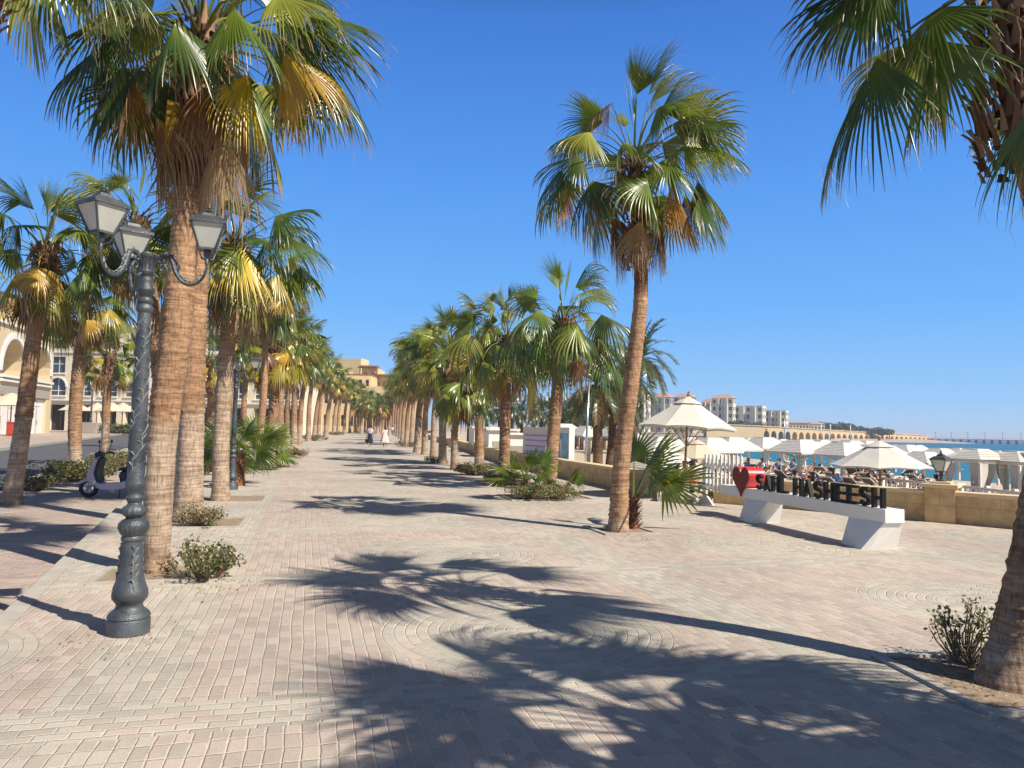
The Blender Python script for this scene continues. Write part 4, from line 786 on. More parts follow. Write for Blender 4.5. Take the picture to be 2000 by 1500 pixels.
# dry leaves blown against the planting pits
rg = np.random.default_rng(5); n = 900; cen = np.array([G(400, 1150)[:2], G(390, 1040)[:2], G(1215, 1045)[:2], G(1885, 1320)[:2], G(1960, 1345)[:2], G(250, 1245)[:2], G(1066, 985)[:2]]); c_ = cen[rg.integers(0, len(cen), n)]; pos = np.concatenate([c_ + rg.normal(0, .28, (n, 2)), np.full((n, 1), .014)], 1)
d_ = nrm(rg.normal(0, 1, (n, 3)) * [1, 1, .25]); u_ = nrm(np.cross(d_, rg.normal(0, 1, (n, 3)) * [.3, .3, 1])); l_ = rg.uniform(.006, .017, (n, 1)); Vv = np.stack([pos - d_ * l_, pos + u_ * l_ * .5, pos + d_ * l_, pos - u_ * l_ * .5], 1); Vv[..., 2] = np.maximum(Vv[..., 2], .008)
tag(npmesh('leaf_litter', Vv.reshape(-1, 3), np.arange(4 * n).reshape(-1, 4), np.repeat((np.array([.26, .17, .09]) * rg.uniform(.4, 1.4, (n, 1)))[:, None], 4, 1).reshape(-1, 3), M['bush']), 'dry leaves scattered on the paving around the planting pits', 'leaf litter', kind='stuff')
# ------------------------------------------------------------------ buildings
def cell(mb, X, x0, x1, z0, z1, o=None, depth=.35, mi=0, mr=None):
    """one bay of a wall lying in local x,z with an optional (arched) opening and its reveal"""
    mr = mi if mr is None else mr
    if not o: mb.quad((x0, 0, z0), (x1, 0, z0), (x1, 0, z1), (x0, 0, z1), mi, X); return
    a, b, c, d, arch = o; r_ = (b - a) / 2; sp = d - r_ if arch else d
    mb.quad((x0, 0, z0), (a, 0, z0), (a, 0, z1), (x0, 0, z1), mi, X); mb.quad((b, 0, z0), (x1, 0, z0), (x1, 0, z1), (b, 0, z1), mi, X)
    if c > z0 + .001: mb.quad((a, 0, z0), (b, 0, z0), (b, 0, c), (a, 0, c), mi, X)
    if arch: pts = [((a + b) / 2 - r_ * math.cos(PI * k / 10), sp + r_ * math.sin(PI * k / 10)) for k in range(11)]
    else: pts = [(a, d), (b, d)]
    for p, q in zip(pts[:-1], pts[1:]): mb.quad((p[0], 0, p[1]), (q[0], 0, q[1]), (q[0], 0, z1), (p[0], 0, z1), mi, X)
    ring = [(a, c)] + pts + [(b, c)]
    for p, q in zip(ring, ring[1:] + ring[:1]): mb.quad((p[0], 0, p[1]), (q[0], 0, q[1]), (q[0], depth, q[1]), (p[0], depth, p[1]), mr, X)
def archtrim(mb, X, a, b, d, wd, pr=.06, mi=0, c=None):
    r_ = (b - a) / 2; cx = (a + b) / 2; sp = d - r_
    for k in range(12):
        t0, t1 = PI * k / 12, PI * (k + 1) / 12; P_ = []
        for rr_ in (r_ - .01, r_ + wd):
            for t in (t0, t1): P_.append((cx - rr_ * math.cos(t), sp + rr_ * math.sin(t)))
        mb.add([(p[0], y, p[1]) for y in (-pr, .0) for p in (P_[0], P_[1], P_[3], P_[2])], [(0, 1, 2, 3), (0, 4, 5, 1), (2, 6, 7, 3)], mi, X)
    if c is not None:
        for x_ in (a - wd / 2, b + wd / 2): mb.box((x_, -pr / 2, (c + sp) / 2), (wd, pr, sp - c), mi, X)
def window(parent, X, a, b, c, d, arch, depth=.3, bars=(1, 1), glass=None, frame=None):
    r_ = (b - a) / 2; sp = d - r_ if arch else d
    pts = [(a, c)] + ([((a + b) / 2 - r_ * math.cos(PI * k / 10), sp + r_ * math.sin(PI * k / 10)) for k in range(11)] if arch else [(a, d), (b, d)]) + [(b, c)]
    fr = MB(); t = max(.04, (b - a) * .03)
    for k in range(1, bars[0] + 1): x_ = a + (b - a) * k / (bars[0] + 1); fr.box((x_, depth - .05, (c + d) / 2 - .01), (t, .06, d - c - .03), 0, X)
    for k in range(1, bars[1] + 1): z_ = c + (sp - c) * k / (bars[1] + 1) if bars[1] > 1 else c + (sp - c) * .55; fr.box(((a + b) / 2, depth - .045, z_), (b - a - .01, .05, t * 1.3), 0, X)
    w_ = fr.build('window', frame or M['trim'], parent)
    g = MB(); g.add([(p[0], depth - .012, p[1]) for p in pts], [tuple(range(len(pts)))], 0, X); g.build('pane', glass or M['glass'], w_)
    return w_
def frameX(o, ang): return Matrix.Rotation(ang, 4, 'Z')
# arcaded shop building at the far left
A0 = np.array([-49.0, 62.0, 0]); ang = math.atan2(.962, -.272)
r = empty('arcade_building', A0, 'cream building with tall white-edged arches and white shop doors at the left edge', 'building', rz=ang)
X = Matrix.Identity(4); wmb = MB(); tr = MB(); cw = 8.8; s0 = 18.2 - 4.4 - 2 * cw
nb_ = 4
for i in range(nb_):
    x0 = s0 + i * cw; x1 = x0 + cw
    if i == nb_ - 1: x1 = x0 + cw
    cell(wmb, X, x0, x1, -.3, 5.2, (x0 + 1.7, x1 - 1.9, -.3, 4.0, False), .4)
    cell(wmb, X, x0, x1, 5.2, 13.9, (x0 + 1.1, x1 - 1.1, 6.3, 9.95 + .3, True), 2.2)
    archtrim(tr, X, x0 + 1.1, x1 - 1.1, 10.25, .55, .18); tr.box((x0, -.12, 6.75), (1.6, .3, .35), 0, X); tr.box((x0 + cw / 2, -.2, 6.05), (cw - 1.7, .45, .28), 0, X); tr.box((x0 + cw / 2, -.14, 5.65), (cw - 1.9, .3, .3), 0, X)
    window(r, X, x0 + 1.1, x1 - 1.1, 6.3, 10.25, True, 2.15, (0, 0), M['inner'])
    window(r, X, x0 + 1.8, x1 - 2.4, 6.3, 8.3, False, 2.05, (1, 0))
    dd = MB(); dd.box(((x0 + x1) / 2 - .1, .3, 1.85), (cw - 3.7, .08, 4.2), 0, X); do = dd.build('door', M['white'], r); hh = MB(); hh.box(((x0 + x1) / 2 - .1, .22, 1.85), (.1, .06, 4.1), 0, X); hh.box(((x0 + x1) / 2 + .25, .2, 1.2), (.05, .08, .5), 0, X); hh.build('handle', M['chrome'], do)
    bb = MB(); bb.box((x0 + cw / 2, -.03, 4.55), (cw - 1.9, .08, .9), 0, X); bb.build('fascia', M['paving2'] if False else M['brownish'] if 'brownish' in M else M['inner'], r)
    pl = MB(); pl.box((x0, -.07, .8), (2.6, .2, 2.1), 0, X); pl.build('plinth', M['brownstone'], r)
tr.box((s0 + 2 * cw, -.25, 13.7), (4 * cw, .6, .4), 0, X); tr.box((s0 + 2 * cw, -.12, 11.6), (4 * cw, .25, .25), 0, X)
e1 = s0 + nb_ * cw; wmb.quad((e1, 0, -.3), (e1, 9, -.3), (e1, 9, 13.9), (e1, 0, 13.9), 0, X); wmb.quad((s0, 0, 13.9), (e1, 0, 13.9), (e1, 9, 13.9), (s0, 9, 13.9), 0, X)
wmb.quad((s0, 0, -.3), (s0, 9, -.3), (s0, 9, 13.9), (s0, 0, 13.9), 0, X); wmb.quad((s0, 9, -.3), (e1, 9, -.3), (e1, 9, 13.9), (s0, 9, 13.9), 0, X)
wmb.build('wall', M['stucco'], r); tr.build('cornice', M['trim'], r)
# long hotel wing behind the cafe terrace
r = empty('hotel_wing', D(84, 800, 118) * np.array([1, 1, 0]), 'long cream hotel wing with rows of windows over arches, behind the cafe umbrellas', 'building', rz=rad(-3))
wmb = MB(); tr = MB(); cw = 4.22; n_ = 10
for i in range(n_):
    x0 = i * cw; x1 = x0 + cw; c_ = x0 + cw / 2
    cell(wmb, X, x0, x1, -.3, 4.7, (c_ - 1.55, c_ + 1.55, -.3, 4.0, False), 1.5, 0)
    cell(wmb, X, x0, x1, 4.7, 8.7, (c_ - 1.45, c_ + 1.45, 5.5, 8.3, True), .5); archtrim(tr, X, c_ - 1.45, c_ + 1.45, 8.3, .28, .1)
    cell(wmb, X, x0, x1, 8.7, 12.4, (c_ - 1.15, c_ + 1.15, 9.1, 11.7, False), .4)
    cell(wmb, X, x0, x1, 12.4, 16.8, (c_ - 1.1, c_ + 1.1, 13.0, 15.6, i % 3 == 1), .4)
    window(r, X, c_ - 1.45, c_ + 1.45, 5.5, 8.3, True, .45, (1, 1)); window(r, X, c_ - 1.15, c_ + 1.15, 9.1, 11.7, False, .35, (1, 1)); window(r, X, c_ - 1.1, c_ + 1.1, 13.0, 15.6, i % 3 == 1, .35, (1, 1))
    window(r, X, c_ - 1.55, c_ + 1.55, -.3, 4.0, False, 1.45, (1, 0), M['darkopen'], M['wood'])
    tr.box((c_, -.1, 5.35), (3.3, .25, .16), 0, X); tr.box((c_, -.08, 8.95), (2.7, .2, .14), 0, X)
tr.box((n_ * cw / 2, -.15, 4.75), (n_ * cw, .35, .22), 0, X); tr.box((n_ * cw / 2, -.2, 16.7), (n_ * cw, .5, .35), 0, X); tr.box((n_ * cw / 2, -.1, 12.4), (n_ * cw, .25, .2), 0, X)
Lw = n_ * cw; wmb.quad((Lw, 0, -.3), (Lw, 10, -.3), (Lw, 10, 16.8), (Lw, 0, 16.8)); wmb.quad((0, 0, 16.8), (Lw, 0, 16.8), (Lw, 10, 16.8), (0, 10, 16.8)); wmb.quad((0, 0, -.3), (0, 10, -.3), (0, 10, 16.8), (0, 0, 16.8))
wmb.build('wall', M['stucco2'], r); tr.build('cornice', M['trim'], r)
# yellow hotel closing the end of the avenue
def box_building(px0, px1, ytop, Y, depth, label, m, wins=0, rows=0, yaw=0, roof=None, group=None, name='hotel_building', zb=-.3, right=0, ledge=None, whh=.5, wfrac=.5, arch=False):
    a = D(px0, 800, Y); b = D(px1, 800, Y); wd = b[0] - a[0]; zt = D((px0 + px1) / 2, ytop, Y)[2]
    if yaw: wd = wd / (math.cos(rad(abs(yaw))) + .55 * math.sin(rad(abs(yaw)))); depth = wd * .55
    o = (a[0], a[1], 0) if not yaw else (a[0], a[1] + wd * math.sin(rad(abs(yaw))) * .5, 0)
    r = empty(name, o, label, 'building', group, rad(yaw)); wm = MB(); H_ = zt - zb; X = Matrix.Identity(4)
    faces = [(X, wd, wins)] + [(Matrix.Translation((wd, 0, 0)) @ Matrix.Rotation(PI / 2, 4, 'Z'), depth, right)]
    for Xf, L_, nw in faces:
        if nw and rows:
            for j in range(rows):
                z0 = zb + H_ * j / rows; z1 = zb + H_ * (j + 1) / rows
                for i in range(nw):
                    x0 = L_ * i / nw; x1 = L_ * (i + 1) / nw; q = (x1 - x0) * (1 - wfrac) / 2; c_ = z0 + (z1 - z0) * .28; d_ = c_ + (z1 - z0) * whh
                    cell(wm, Xf, x0, x1, z0, z1, (x0 + q, x1 - q, c_, d_, arch), .6); window(r, Xf, x0 + q, x1 - q, c_, d_, arch, .55, (0, 1), M['glass'])
        else: wm.quad((0, 0, zb), (L_, 0, zb), (L_, 0, zt), (0, 0, zt), 0, Xf)
    wm.quad((0, 0, zb), (0, depth, zb), (0, depth, zt), (0, 0, zt)); wm.quad((0, depth, zb), (wd, depth, zb), (wd, depth, zt), (0, depth, zt)); wm.quad((0, 0, zt), (wd, 0, zt), (wd, depth, zt), (0, depth, zt))
    wm.build('wall', m, r)
    if roof == 'tile':
        rf = MB(); e = wd * .05; h_ = max(1.2, H_ * .12); rf.add([(-e, -e, zt + .02), (wd + e, -e, zt + .02), (wd + e, depth + e, zt + .02), (-e, depth + e, zt + .02), (wd * .25, depth * .45, zt + h_), (wd * .75, depth * .45, zt + h_)], [(0, 1, 5, 4), (1, 2, 5), (2, 3, 4, 5), (3, 0, 4), (3, 2, 1, 0)]); rf.build('roof', M['rooftile'], r)
    else:
        rf = MB()
        for c_, d_ in (((wd / 2, .1, zt + .2), (wd + .1, .25, .5)), ((wd - .1, depth / 2, zt + .2), (.25, depth - .2, .5)), ((.1, depth / 2, zt + .2), (.25, depth - .2, .5))): rf.box(c_, d_)
        rf.build('parapet', m if not ledge else ledge, r)
    return r, wd, zt, depth
ye = 'yellow hotel block closing the avenue'
box_building(640, 712, 703, 245, 20, 'tallest plain yellow hotel block above the far end of the avenue', M['yellowstucco'], yaw=-14)
box_building(610, 668, 722, 225, 14, 'lower yellow wing left of the tallest yellow block', M['yellowstucco'], 4, 3, yaw=0)
box_building(655, 722, 733, 215, 14, 'stepped yellow terrace block in front of the tallest yellow block', M['yellowstucco'], 5, 3, yaw=0, ledge=M['wood'])
rr1, wd, zt, dp = box_building(704, 736, 722, 228, 12, 'yellow roof pavilion with brown timber pergola above the avenue end', M['yellowstucco'], 2, 4, yaw=0)
pg = MB()
for k in range(9): pg.box((wd * k / 8, -1.0, zt + .9), (.35, 4.5, .4))
pg.box((wd / 2, -2.6, zt + .45), (wd + 1.5, .4, .4)); [pg.box((x_, -2.6, zt - 2), (.4, .4, 4.4)) for x_ in (0, wd / 2, wd)]
pg.build('pergola', M['wood'], rr1)
rr2, wd, zt, dp = box_building(732, 782, 738, 228, 12, 'long yellow upper storey with timber pergola right of the roof pavilion', M['yellowstucco'], 5, 3, yaw=0)
pg = MB()
for k in range(12): pg.box((wd * k / 11, -1.2, zt + .75), (.35, 4.5, .35))
pg.box((wd / 2, -3.0, zt + .35), (wd + 1.5, .4, .4)); [pg.box((x_, -3.0, zt - 2), (.4, .4, 4.3)) for x_ in (0, wd / 3, 2 * wd / 3, wd)]
pg.build('pergola', M['wood'], rr2)
box_building(560, 830, 757, 205, 8, 'long low yellow wing with brown-framed openings seen behind the avenue palms', M['yellowstucco'], 16, 2, yaw=0, wfrac=.45, arch=True)
box_building(428, 600, 712, 165, 12, 'cream hotel wing half hidden behind the left palm row', M['stucco2'], 10, 4, yaw=0)

# far hotels across the bay
hz_ = [  # px0, px1, ytop, Y, wins, rows, roof, mat, label
 (1098, 1150, 780, 470, 5, 4, 'tile', 'farhotel', 'far pale hotel with red roof, leftmost one seen between palm trunks'),
 (1150, 1200, 776, 475, 5, 4, 'tile', 'farhotel', 'far pale hotel with red roof right of the thin pole'),
 (1198, 1236, 778, 470, 4, 4, 'tile', 'farhotel', 'far pale hotel with red roof just left of the tall plaza palm'),
 (1244, 1272, 772, 455, 3, 5, 'tile', 'farhotel', 'narrow far hotel just right of the tall plaza palm'),
 (1270, 1318, 776, 460, 5, 4, 'tile', 'farhotel2', 'far grey hotel with dark balconies left of the big umbrella top'),
 (1318, 1362, 776, 470, 4, 5, 'tile', 'farhotel2', 'far hotel hidden mostly by the big umbrella top'),
 (1372, 1400, 786, 480, 3, 5, 'tile', 'farhotel', 'far hotel tower peeping right of the big umbrella top'),
 (1393, 1440, 778, 440, 4, 5, 'tile', 'farhotel', 'tall pale hotel tower with red tiled top right of the big umbrella'),
 (1438, 1500, 794, 440, 5, 4, None, 'farhotel', 'pale stepped apartment block right of the red-topped hotel tower'),
 (1496, 1543, 803, 450, 4, 4, None, 'farhotel', 'smaller pale apartment block at the right end of the hotels'),
 (1543, 1582, 826, 470, 6, 1, 'tile', 'farhotel', 'low villa with red roof beside the smaller apartment block'),
 (1584, 1612, 828, 475, 4, 1, 'tile', 'farhotel', 'second low villa with red roof before the dark far trees')]
for p0, p1, yt, Y, nw, nr, rf, mm, lb_ in hz_:
    rr_, wd, zt, dp = box_building(p0, p1, yt, Y, 14, lb_, M[mm], nw, nr, yaw=-32 if nr > 1 else -10, roof=rf, group='hotels across the bay', zb=1.5, right=max(2, nw // 2), wfrac=.55, whh=.5)
    if nr > 1:
        for q in range(2):
            bl_ = MB(); bl_.box((wd * (.3 + .4 * q), -.9, (zt + 1.5) / 2), (wd * .14, 1.8, zt - 1.5)); bl_.build('stair_bay', M[mm], rr_)
# retaining bank and sea arcade
def seg_wall(name, label, Pa, Pb, za, zb_, base, narch, m, cat, fr=.72):
    Pa, Pb = np.array(Pa), np.array(Pb); L_ = math.dist(Pa[:2], Pb[:2]); an = math.atan2(Pb[1] - Pa[1], Pb[0] - Pa[0]); r = empty(name, (Pa[0], Pa[1], 0), label, cat, rz=an); mb = MB(); X = Matrix.Identity(4)
    if narch:
        for i in range(narch):
            x0 = L_ * i / narch; x1 = L_ * (i + 1) / narch; zt = za + (zb_ - za) * (i + .5) / narch; q = (x1 - x0) * (1 - fr) / 2
            cell(mb, X, x0, x1, base, zt, (x0 + q, x1 - q, base, base + (zt - base) * .72, True), 3.0)
            mb.quad((x0, 0, zt), (x1, 0, zt), (x1, 6, zt), (x0, 6, zt))
    else: mb.quad((0, 0, base), (L_, 0, base), (L_, 0, zb_), (0, 0, za)); mb.quad((0, 0, za), (L_, 0, zb_), (L_, 6, zb_), (0, 6, za))
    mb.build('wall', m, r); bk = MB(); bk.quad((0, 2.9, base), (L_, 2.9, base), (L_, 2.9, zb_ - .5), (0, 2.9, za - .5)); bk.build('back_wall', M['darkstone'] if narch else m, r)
    cp = MB(); n_ = 12
    for k in range(n_):
        z_ = za + (zb_ - za) * (k + .5) / n_; cp.box((L_ * (k + .5) / n_, -.15, z_ + .25), (L_ / n_ - .01, .6, .5))
    cp.build('coping', m, r); return r
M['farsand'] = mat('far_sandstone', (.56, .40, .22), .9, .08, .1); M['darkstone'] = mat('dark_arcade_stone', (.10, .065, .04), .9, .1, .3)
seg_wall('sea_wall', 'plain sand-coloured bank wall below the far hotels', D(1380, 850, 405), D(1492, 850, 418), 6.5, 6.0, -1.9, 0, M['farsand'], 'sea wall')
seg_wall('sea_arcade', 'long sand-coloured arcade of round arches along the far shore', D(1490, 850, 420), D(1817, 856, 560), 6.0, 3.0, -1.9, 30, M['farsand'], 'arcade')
# pier
pa, pb = D(1815, 856, 560), D(2150, 860, 470); L_ = math.dist(pa[:2], pb[:2]); an = math.atan2(pb[1] - pa[1], pb[0] - pa[0])
r = empty('pier', (pa[0], pa[1], 0), 'long low white pier on thin piles running out to sea from the arcade', 'pier', rz=an)
mb = MB(); mb.box((L_ / 2, 0, 1.0), (L_, 3, .55)); mb.box((L_ / 2, 0, 2.3), (L_, .12, .10)); [mb.box((x_, 0, 1.8), (.15, .12, 1.1)) for x_ in np.arange(1, L_, 3.5)]; mb.build('deck', M['pierdeck'], r)
for x_ in np.arange(2, L_, 5.2):
    pl = MB(); pl.tube([(x_, -1, -2.2), (x_, -1, .75)], .35, 6); pl.box((x_, 0, .6), (.5, 2.6, .3)); pl.tube([(x_, 1, -2.2), (x_, 1, .75)], .35, 6); pl.build('pile', M['darkstone'], r)
pier_m = Matrix.Translation((pa[0], pa[1], 0)) @ Matrix.Rotation(an, 4, 'Z')
for i, x_ in enumerate(np.arange(4, L_, 11.5)):
    q = pier_m @ Vector((x_, 1.2, 1.3)); lr = MB(); lr.tube([(0, 0, 0), (0, 0, 4.6)], .12, 5); lr.box((0, 0, 4.7), (.5, .5, .4)); tag(lr.build('pier_lamp', M['iron'], None, loc=q), 'thin dark lamp post on the far pier, number %d from the arcade end' % (i + 1), 'street lamp', 'lamps on the far pier')
# far trees on the hill
rg = np.random.default_rng(77)
def far_tree(px, py, Y, w_, h_, label, n=420, pal=False):
    base = D(px, py, Y); r = empty('tree', base, label, 'tree', 'trees on the far shore'); tm = MB(); tm.tube([(0, 0, -3), (.1, 0, h_ * .55)], [w_ * .05, w_ * .03], 6); tm.build('trunk', M['twig'], r)
    pos = rg.normal(0, 1, (n, 3)); pos = nrm(pos) * rg.uniform(.25, 1, (n, 1)) ** .5; pos *= 1 + .25 * np.sin(pos[:, :1] * 4 + px) * np.cos(pos[:, 1:2] * 5); pos = pos * [w_ / 2, w_ / 2, h_ / 2 * .8] + [0, 0, h_ * .55]
    d = nrm(rg.normal(0, 1, (n, 3))); u_ = nrm(np.cross(d, rg.normal(0, 1, (n, 3)))); s_ = w_ * .06
    V = np.stack([pos - d * s_, pos + u_ * s_, pos + d * s_, pos - u_ * s_], 1); C = np.array([.075, .09, .055]) * rg.uniform(.6, 1.6, (n, 1)); npmesh('crown', V.reshape(-1, 3), np.arange(4 * n).reshape(-1, 4), np.repeat(C[:, None], 4, 1).reshape(-1, 3), M['fargreen'], r)
k = 0
ordn = ['first', 'second', 'third', 'fourth', 'fifth', 'sixth', 'seventh', 'eighth', 'ninth', 'tenth', 'eleventh', 'twelfth', 'thirteenth', 'fourteenth', 'fifteenth', 'sixteenth', 'seventeenth', 'eighteenth', 'nineteenth', 'twentieth', 'twenty-first', 'twenty-second', 'twenty-third', 'twenty-fourth', 'twenty-fifth', 'twenty-sixth', 'twenty-seventh', 'twenty-eighth', 'twenty-ninth', 'thirtieth']
for px, top in [(1440, 818), (1452, 822), (1478, 822), (1545, 824), (1556, 824), (1568, 822), (1578, 823), (1594, 825), (1604, 822), (1614, 822), (1624, 824), (1634, 826), (1641, 821), (1650, 822), (1657, 824), (1668, 832), (1676, 830), (1690, 834), (1702, 835), (1715, 832), (1724, 836), (1737, 836)]:
    Y = 500 if px > 1540 else 425; hor = 838 + (px - 1000) * .021; h_ = (hor + 1 - top) / 1440 * Y * .85; h_ = max(h_, 3.0); far_tree(px, hor + 2 - 3, Y, h_ * rg.uniform(1.1, 1.7), h_, 'dark far tree on the shore beyond the arcade, %s from the left' % ordn[k]); k += 1

# ------------------------------------------------------------------ date palms on the beach
def date_crown(seed, R=3.0, n=40, nl=46, el0=82, el1=-35):
    rg = np.random.default_rng(seed); A = Acc()
    for i in range(n):
        a = (i + .5) / n; az = i * 2.39996 + rg.normal(0, .1); el = rad(el0 - (el0 - el1) * a + rg.normal(0, 5)); d = np.array([math.cos(az) * math.cos(el), math.sin(az) * math.cos(el), math.sin(el)]); pos = np.zeros(3); L_ = R * rg.uniform(.85, 1.1); N = 14; pts = [pos]; ds = [d]
        for k in range(N): d = nrm(d - UP * (.06 + .10 * k / N) * (.4 + abs(math.cos(el))) + np.array([.015, 0, 0])); pos = pos + d * L_ / N; pts.append(pos); ds.append(d)
        pts, ds = np.array(pts), np.array(ds); sd = nrm(np.cross(ds, UP)); Vr = np.stack([pts - sd * .03, pts + sd * .03], 1); c = np.array([.075, .10, .045]) * rg.uniform(.8, 1.4)
        if a > .9: c = np.array([.25, .18, .09])
        A.add(Vr, gridq(N + 1, 2), c)
        t = np.linspace(.12, 1, nl); ip = t * N; i0 = np.minimum(ip.astype(int), N - 1); f_ = (ip - i0)[:, None]; P_ = pts[i0] * (1 - f_) + pts[i0 + 1] * f_; dd = ds[i0]; s_ = sd[i0]; up_ = np.cross(s_, dd)
        for sg in (-1, 1):
            ll = R * .19 * (1 - .55 * np.abs(t - .45) * 1.5)[:, None]; ld = nrm(s_ * sg * .8 + dd * .75 + up_ * .25 + rg.normal(0, .1, (nl, 3))); tip = P_ + ld * ll - UP * ll * .25; wv = dd * .034 * (R / 3) * 1.3
            V = np.stack([P_ - wv, P_ + wv, tip + wv * .2, tip - wv * .2], 1); A.add(V, np.arange(4 * nl).reshape(-1, 4), c * rg.uniform(.8, 1.2, (nl, 1, 1)))
    o = A.obj('crown', M['leaf']); me = o.data; bpy.data.objects.remove(o); return me
DATE = [date_crown(1), date_crown(2), date_crown(3, n=28)]
def date_palm(px, Y, my, label, s, v=0, r0=.24, zb=-1.1, group='date palms on the beach', bx=None):
    b = D(bx or px, 850, Y); b[2] = zb; tp = D(px, my, Y); root = empty('date_palm', b, label, 'palm tree', group); palm_trunk([np.zeros(3), (tp - b) * .5 + [.05, 0, 0], tp - b], r0, r0 * .85, int(px), False, .0, root, dark=True); o = linkmesh('crown', DATE[v % 3], root, tp - b); o.scale = (s,) * 3; o.rotation_euler.z = px
date_palm(1250, 52, 700, 'tall feathery date palm right behind the tall plaza palm', 1.05, 0, .3, bx=1230)
date_palm(1164, 31, 752, 'dark date palm behind the thin metal pole', .62, 1, .22, bx=1168)
date_palm(1200, 33, 775, 'leaning date palm beside the dark one behind the pole', .62, 2, .2, bx=1186)
date_palm(1222, 40, 742, 'date palm partly hidden by the tall plaza palm trunk', .8, 0, .22, bx=1216)
gi = 0
for px, my, Y in [(1042, 800, 118), (1058, 806, 120), (1074, 802, 122), (1108, 806, 112), (1122, 812, 116), (1136, 808, 112), (1150, 815, 118), (1180, 812, 112), (1204, 815, 118), (1000, 795, 110), (975, 798, 120), (1018, 806, 118), (1240, 818, 120), (950, 800, 118), (915, 802, 125), (1115, 822, 96), (1160, 826, 100), (1192, 824, 98), (1226, 828, 102), (1128, 798, 130), (1170, 800, 132), (1090, 815, 98)]:
    date_palm(px, Y, my, 'small far date palm of the beach grove, %s in planting order' % ordn[gi], .9 + .1 * (gi % 3), gi, .3, zb=-1.2, group='far grove of date palms on the beach'); gi += 1
# ------------------------------------------------------------------ white sign bench with heart and letters
F0 = np.array([4.994, 10.546, 0]); root = empty('sign_bench', F0, 'white bench-like sign with red heart and black letters on the plaza', 'sign', rz=math.atan2(-.974224, .225585))
def hull(pts):
    bm = bmesh.new(); [bm.verts.new(p) for p in pts]; bmesh.ops.convex_hull(bm, input=bm.verts); 
    for v in [v for v in bm.verts if not v.link_faces]: bm.verts.remove(v)
    me = bpy.data.meshes.new('h'); bm.to_mesh(me); bm.free(); return me
import bmesh
bx_ = MB(); bx_.box((-2.13, .41, .485), (4.6, .32, .19)); bx_.build('beam', M['white'], root, bevel=.006)
for sx in (0, -2.9):
    me = hull([(-.62 + sx, .27, .388), (-.2 + sx, .25, .388), (.14 + sx, .25, .388), (.14 + sx, .57, .388), (-.62 + sx, .57, .388), (-.57 + sx, .10, 0), (-.01 + sx, -.01, 0), (.02 + sx, .12, 0), (-.02 + sx, .60, 0), (-.57 + sx, .60, 0)]); me.materials.append(M['white']); linkmesh('leg', me, root)
hp = []
for k in range(48):
    t = 2 * PI * k / 48; x_ = 16 * math.sin(t) ** 3; z_ = 13 * math.cos(t) - 5 * math.cos(2 * t) - 2 * math.cos(3 * t) - math.cos(4 * t); hp.append((x_ / 32 * .60, z_ / 29 * .56))
hc = (-3.62, .74)
h = MB(); n = len(hp)
fr_, bk_ = .225, .56
vs = [(hc[0] + p[0], y, hc[1] + p[1]) for y in (fr_, bk_) for p in hp]; h.add(vs, [(i, (i + 1) % n, n + (i + 1) % n, n + i) for i in range(n)], 0); h.add([(hc[0] + p[0], bk_, hc[1] + p[1]) for p in hp], [tuple(range(n))], 0)
ho = h.build('heart', M['red'], root, autosmooth=40); fc = MB(); fc.add([(hc[0] + p[0] * 1.0, fr_ - .012, hc[1] + p[1]) for p in hp] + [(hc[0] + p[0], fr_ - .001, hc[1] + p[1]) for p in hp], [tuple(range(n))] + [(i, (i + 1) % n, n + (i + 1) % n, n + i) for i in range(n)]); fc.build('heart_face', M['darkred'], ho)
